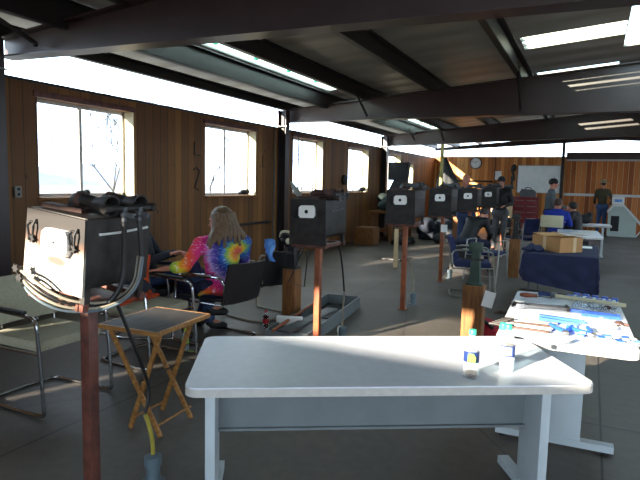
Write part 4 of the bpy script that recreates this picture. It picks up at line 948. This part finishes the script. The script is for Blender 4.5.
tag(MB().rod((-1.2, 0, 0), (.5, 0, 0), .03, n=8).build('wall_rail', 'steel_dark', loc=(-3.9, 21.93, 1.72)), 'dark horizontal rail on the back wall below the clock', 'rail')
b = MB().tube([(0, 0, .35), (-.06, -.02, .2), (.05, -.03, .0), (-.04, -.03, -.25), (.02, 0, -.5)], .045, 8, 2).ball((.02, -.02, .28), .10, (1, .5, 1.4)).ball((0, -.02, -.1), .08, (1, .5, 1.5))
tag(b.build('hanging_strap', 'iron', loc=(-2.68, 21.93, 1.95)), 'dark bundle of straps hanging left of the whiteboard', 'straps')
th = thing('tool_chest', 'red rolling tool chest with drawers under the whiteboard', 'tool chest', (-2.0, 20.3, 0))
MB().box((0, 0, .66), (.80, .5, 1.10), bev=.01).build('cabinet', 'red_paint', th)
for k in range(5):
    for s in (-1, 1):
        dr = MB().box((s*.19, -.256, .24+.2*k), (.36, .014, .18), bev=.004).build('drawer', 'red_paint', th); MB().box((s*.19, -.272, .29+.2*k), (.28, .018, .012)).build('handle', 'chair_grey', dr)
for sx in (-1, 1): MB().rod((sx*.32-.015, -.18, .055), (sx*.32+.015, -.18, .055), .055, n=14).box((sx*.32, -.18, .10), (.05, .05, .03)).rod((sx*.32-.015, .18, .055), (sx*.32+.015, .18, .055), .055, n=14).box((sx*.32, .18, .10), (.05, .05, .03)).build('caster', 'black', th)
th = thing('tool_box', 'dark grey tool box with a handle on top of the red chest', 'tool box', (-1.96, 20.3, 1.212))
MB().prism([(-.25, 0), (.25, 0), (.25, .16), (.18, .24), (-.2, .26), (-.25, .17)], -.14, .14).build('box_body', 'iron_grey', th); MB().tube([(-.1, 0, .24), (-.09, 0, .31), (.09, 0, .31), (.1, 0, .24)], .014, 8, 1).build('handle', 'black', th)
tag(MB().ball((0, 0, .11), .14, (1.1, .8, .8), sub=3).ball((.08, 0, .2), .07).build('black_bag', 'black', loc=(-.10, 14.1, .745)), 'black bag sitting on the small white table near the plank door', 'bag')
# small white shed-like cabinet with slanted right side
th = thing('white_cabinet', 'pale green white cabinet with a slanted right roof by the plank door', 'cabinet', (.95, 20.6, 0))
MB().prism([(-.42, 0), (.40, 0), (.40, .55), (.02, .98), (-.28, .98), (-.42, .80)], 0, .7).build('cabinet_body', 'pale_green', th, smooth=None)
MB().prism([(-.02, 1.0), (.02, 1.04), (.58, .42), (.53, .38)], -.04, .74).prism([(-.48, .79), (-.30, 1.03), (.02, 1.04), (.02, .985), (-.28, .975), (-.44, .76)], -.03, .73).build('roof_edge', 'white_paint', th, smooth=None)
MB().box((-.22, -.004, .42), (.24, .01, .50)).build('dark_opening', 'black', th)
MB().rod((.41, .1, .01), (.72, .1, .45), .018, n=8).build('slanted_leg', 'white_paint', th)
th = thing('carton', 'white carton with a blue label on top of the pale cabinet', 'box', (.79, 20.85, 1.045))
MB().box((0, 0, .12), (.36, .3, .24), bev=.005).build('carton_body', 'white_matte', th); MB().box((0, -.153, .12), (.22, .004, .09)).build('blue_label', 'blue_cloth', th)

# left wall things
th = thing('wall_outlet', 'grey electrical outlet box on the wall left of the first window', 'outlet', (XW+.001, 4.08, 1.37))
MB().box((.015, 0, 0), (.03, .08, .125), bev=.006).build('cover_plate', 'outlet', th); MB().box((.032, 0, .028), (.004, .03, .03)).box((.032, 0, -.028), (.004, .03, .03)).build('socket', 'black', th)
tag(MB().rod((0, -.6, 0), (0, .6, 0), .025, n=8).box((-.012, -.5, 0), (.03, .04, .08)).box((-.012, .5, 0), (.03, .04, .08)).build('wall_bar', 'steel_dark', loc=(XW+.035, 8.8, .76)), 'dark horizontal bar low on the wall behind the tie dye shirt', 'bar')
b = MB().lathe([(.13, 0), (.13, .05), (.10, .07)], (0, 0, 0), 16, (1, 0, 0)).tube([(.03, .05, .05), (.05, .14, .1), (.03, .16, -.02)], .02, 6, 1)
tag(b.build('cable_coil', 'black', loc=(XW+.005, 13.0, 1.62)), 'black coil hanging on the wall between the third and fourth windows', 'coil')
for (y, s, lab) in ((8.62, 1, 'dark gloves lying on the sill of the second window'), (14.45, 1.3, 'dark box and cloth on the sill of the fourth window'), (5.0, .8, 'dark spring clamp on the sill of the first window')):
    z = {8.62: 1.285, 14.45: 1.305, 5.0: 1.305}[y]
    b = MB().ball((0, 0, .05*s), .07*s, (.8, 1.5, .7)).ball((.0, .10*s, .06*s), .05*s, (.8, 1.2, 1)).ball((0, -.12*s, .03*s), .035*s, (1, 1.8, .7)); tag(b.build('work_gloves', 'black', loc=(XW-.06, y, z)), lab, 'gloves')
# heap of dark coats, boxes and sacks along the far left wall
def lump(x, y, sx, sy, sz, mt, name, label, cat, seed=1):
    rnd = random.Random(seed); b = MB()
    for _ in range(9): b.ball((rnd.uniform(-.5, .5)*sx, rnd.uniform(-.5, .5)*sy, rnd.uniform(.2, .75)*sz), .33*min(sx, sy, sz), (rnd.uniform(.9, 1.5), rnd.uniform(.9, 1.5), rnd.uniform(.7, 1.2)))
    b.box((0, 0, sz*.22), (sx*.9, sy*.9, sz*.44))
    o = addmesh(name, remeshed(b, name, .035, 5), mt, None, (x, y, 0)); return tag(o, label, cat)
th = thing('workbench', 'brown wooden bench along the left wall under the coats', 'bench', (-5.1, 15.2, 0))
MB().box((0, 0, .78), (.7, 1.9, .06)).build('bench_top', 'wood_timber', th)
for sx in (-1, 1):
    for sy in (-1, 1): MB().box((sx*.3, sy*.88, .375), (.09, .09, .75)).build('leg', 'wood_timber', th)
MB().box((0, 0, .25), (.66, 1.8, .03)).build('shelf', 'wood_timber', th)
b = MB(); rnd = random.Random(5)
for _ in range(14): b.ball((rnd.uniform(-.25, .25), rnd.uniform(-.75, .75), rnd.uniform(.10, .35)), .17, (1, 1.4, .9))
tag(addmesh('coat_heap', remeshed(b, 'coat_heap', .03, 4), 'dark_green', None, (-5.1, 15.2, .80)), 'heap of dark green coats on the bench by the fifth window', 'coats')
tag(MB().box((0, 0, .22), (.5, .5, .44), bev=.01).build('crate', 'wood_timber', loc=(-5.1, 13.35, 0)), 'brown wooden crate on the floor under the fourth window', 'crate')
lump(-4.35, 13.9, .5, .6, .22, 'black', 'black_sack', 'flat black sack on the floor under the fourth window', 'sack', 2)
lump(-3.9, 15.8, 1.0, .9, .62, 'dark_jacket', 'stuffed_sack', 'large dark stuffed sack on the floor behind the third and fourth forges', 'sack', 3)
lump(-3.3, 15.0, .8, .8, .4, 'tarp', 'tarp_heap', 'low heap of black tarpaulin behind the fourth forge post', 'tarpaulin', 4)
lump(-3.5, 17.3, .5, .4, .5, 'green_cloth', 'yellow_bag', 'yellow green bag behind the far timber post', 'bag', 5)
lump(-2.45, 18.9, .9, .8, .55, 'black', 'equipment_sack', 'black equipment sack on the floor behind the fifth forge', 'sack', 6)
tag(MB().box((0, 0, .45), (.7, .45, .9), bev=.01).build('yellow_crate', 'tape', loc=(-2.75, 20.2, 0)), 'sunlit cream crate standing at the back wall behind the fifth forge', 'crate')
# black panel on a leaning steel arm and the tarp covered rig in the far left corner
th = thing('panel_stand', 'square black panel on a leaning steel arm above the third forge', 'panel', (-3.55, 10.9, 0))
MB().box((0, 0, 1.80), (.36, .09, .36), bev=.01).build('panel', 'black', th)
MB().prism([(-.22, 1.36), (.16, 1.36), (.22, 1.98), (.10, 1.98)], .02, .16).build('steel_arm', 'iron', th); MB().rod((.0, .09, .03), (0, .09, 1.4), .03, n=10).build('mast', 'iron', th); MB().box((0, .09, .02), (.5, .5, .04), bev=.01).build('base', 'iron', th)
b = MB(); cx = -4.1
def tarp(u, v):
    a = 2*pi*u; zz = 2.42*(1-v)**.9; r_ = .05+.85*v+.05*sin(a*7+v*4)*v; return Vector((-.35*(1-v)+r_*cos(a)*.9, r_*sin(a)*.8, zz))
b.slab(tarp, 48, 12, .02); tag(b.build('tarp_tent', 'tarp', loc=(cx, 18.6, .02)), 'tall peaked dark tarpaulin covering equipment in the far left corner', 'tarpaulin')
tag(MB().box((0, 0, 1.46), (.08, .12, 2.92)).build('wooden_stud', 'stud', loc=(-4.15, 17.0, 0)), 'pale yellow upright wooden stud before the far left corner', 'post')
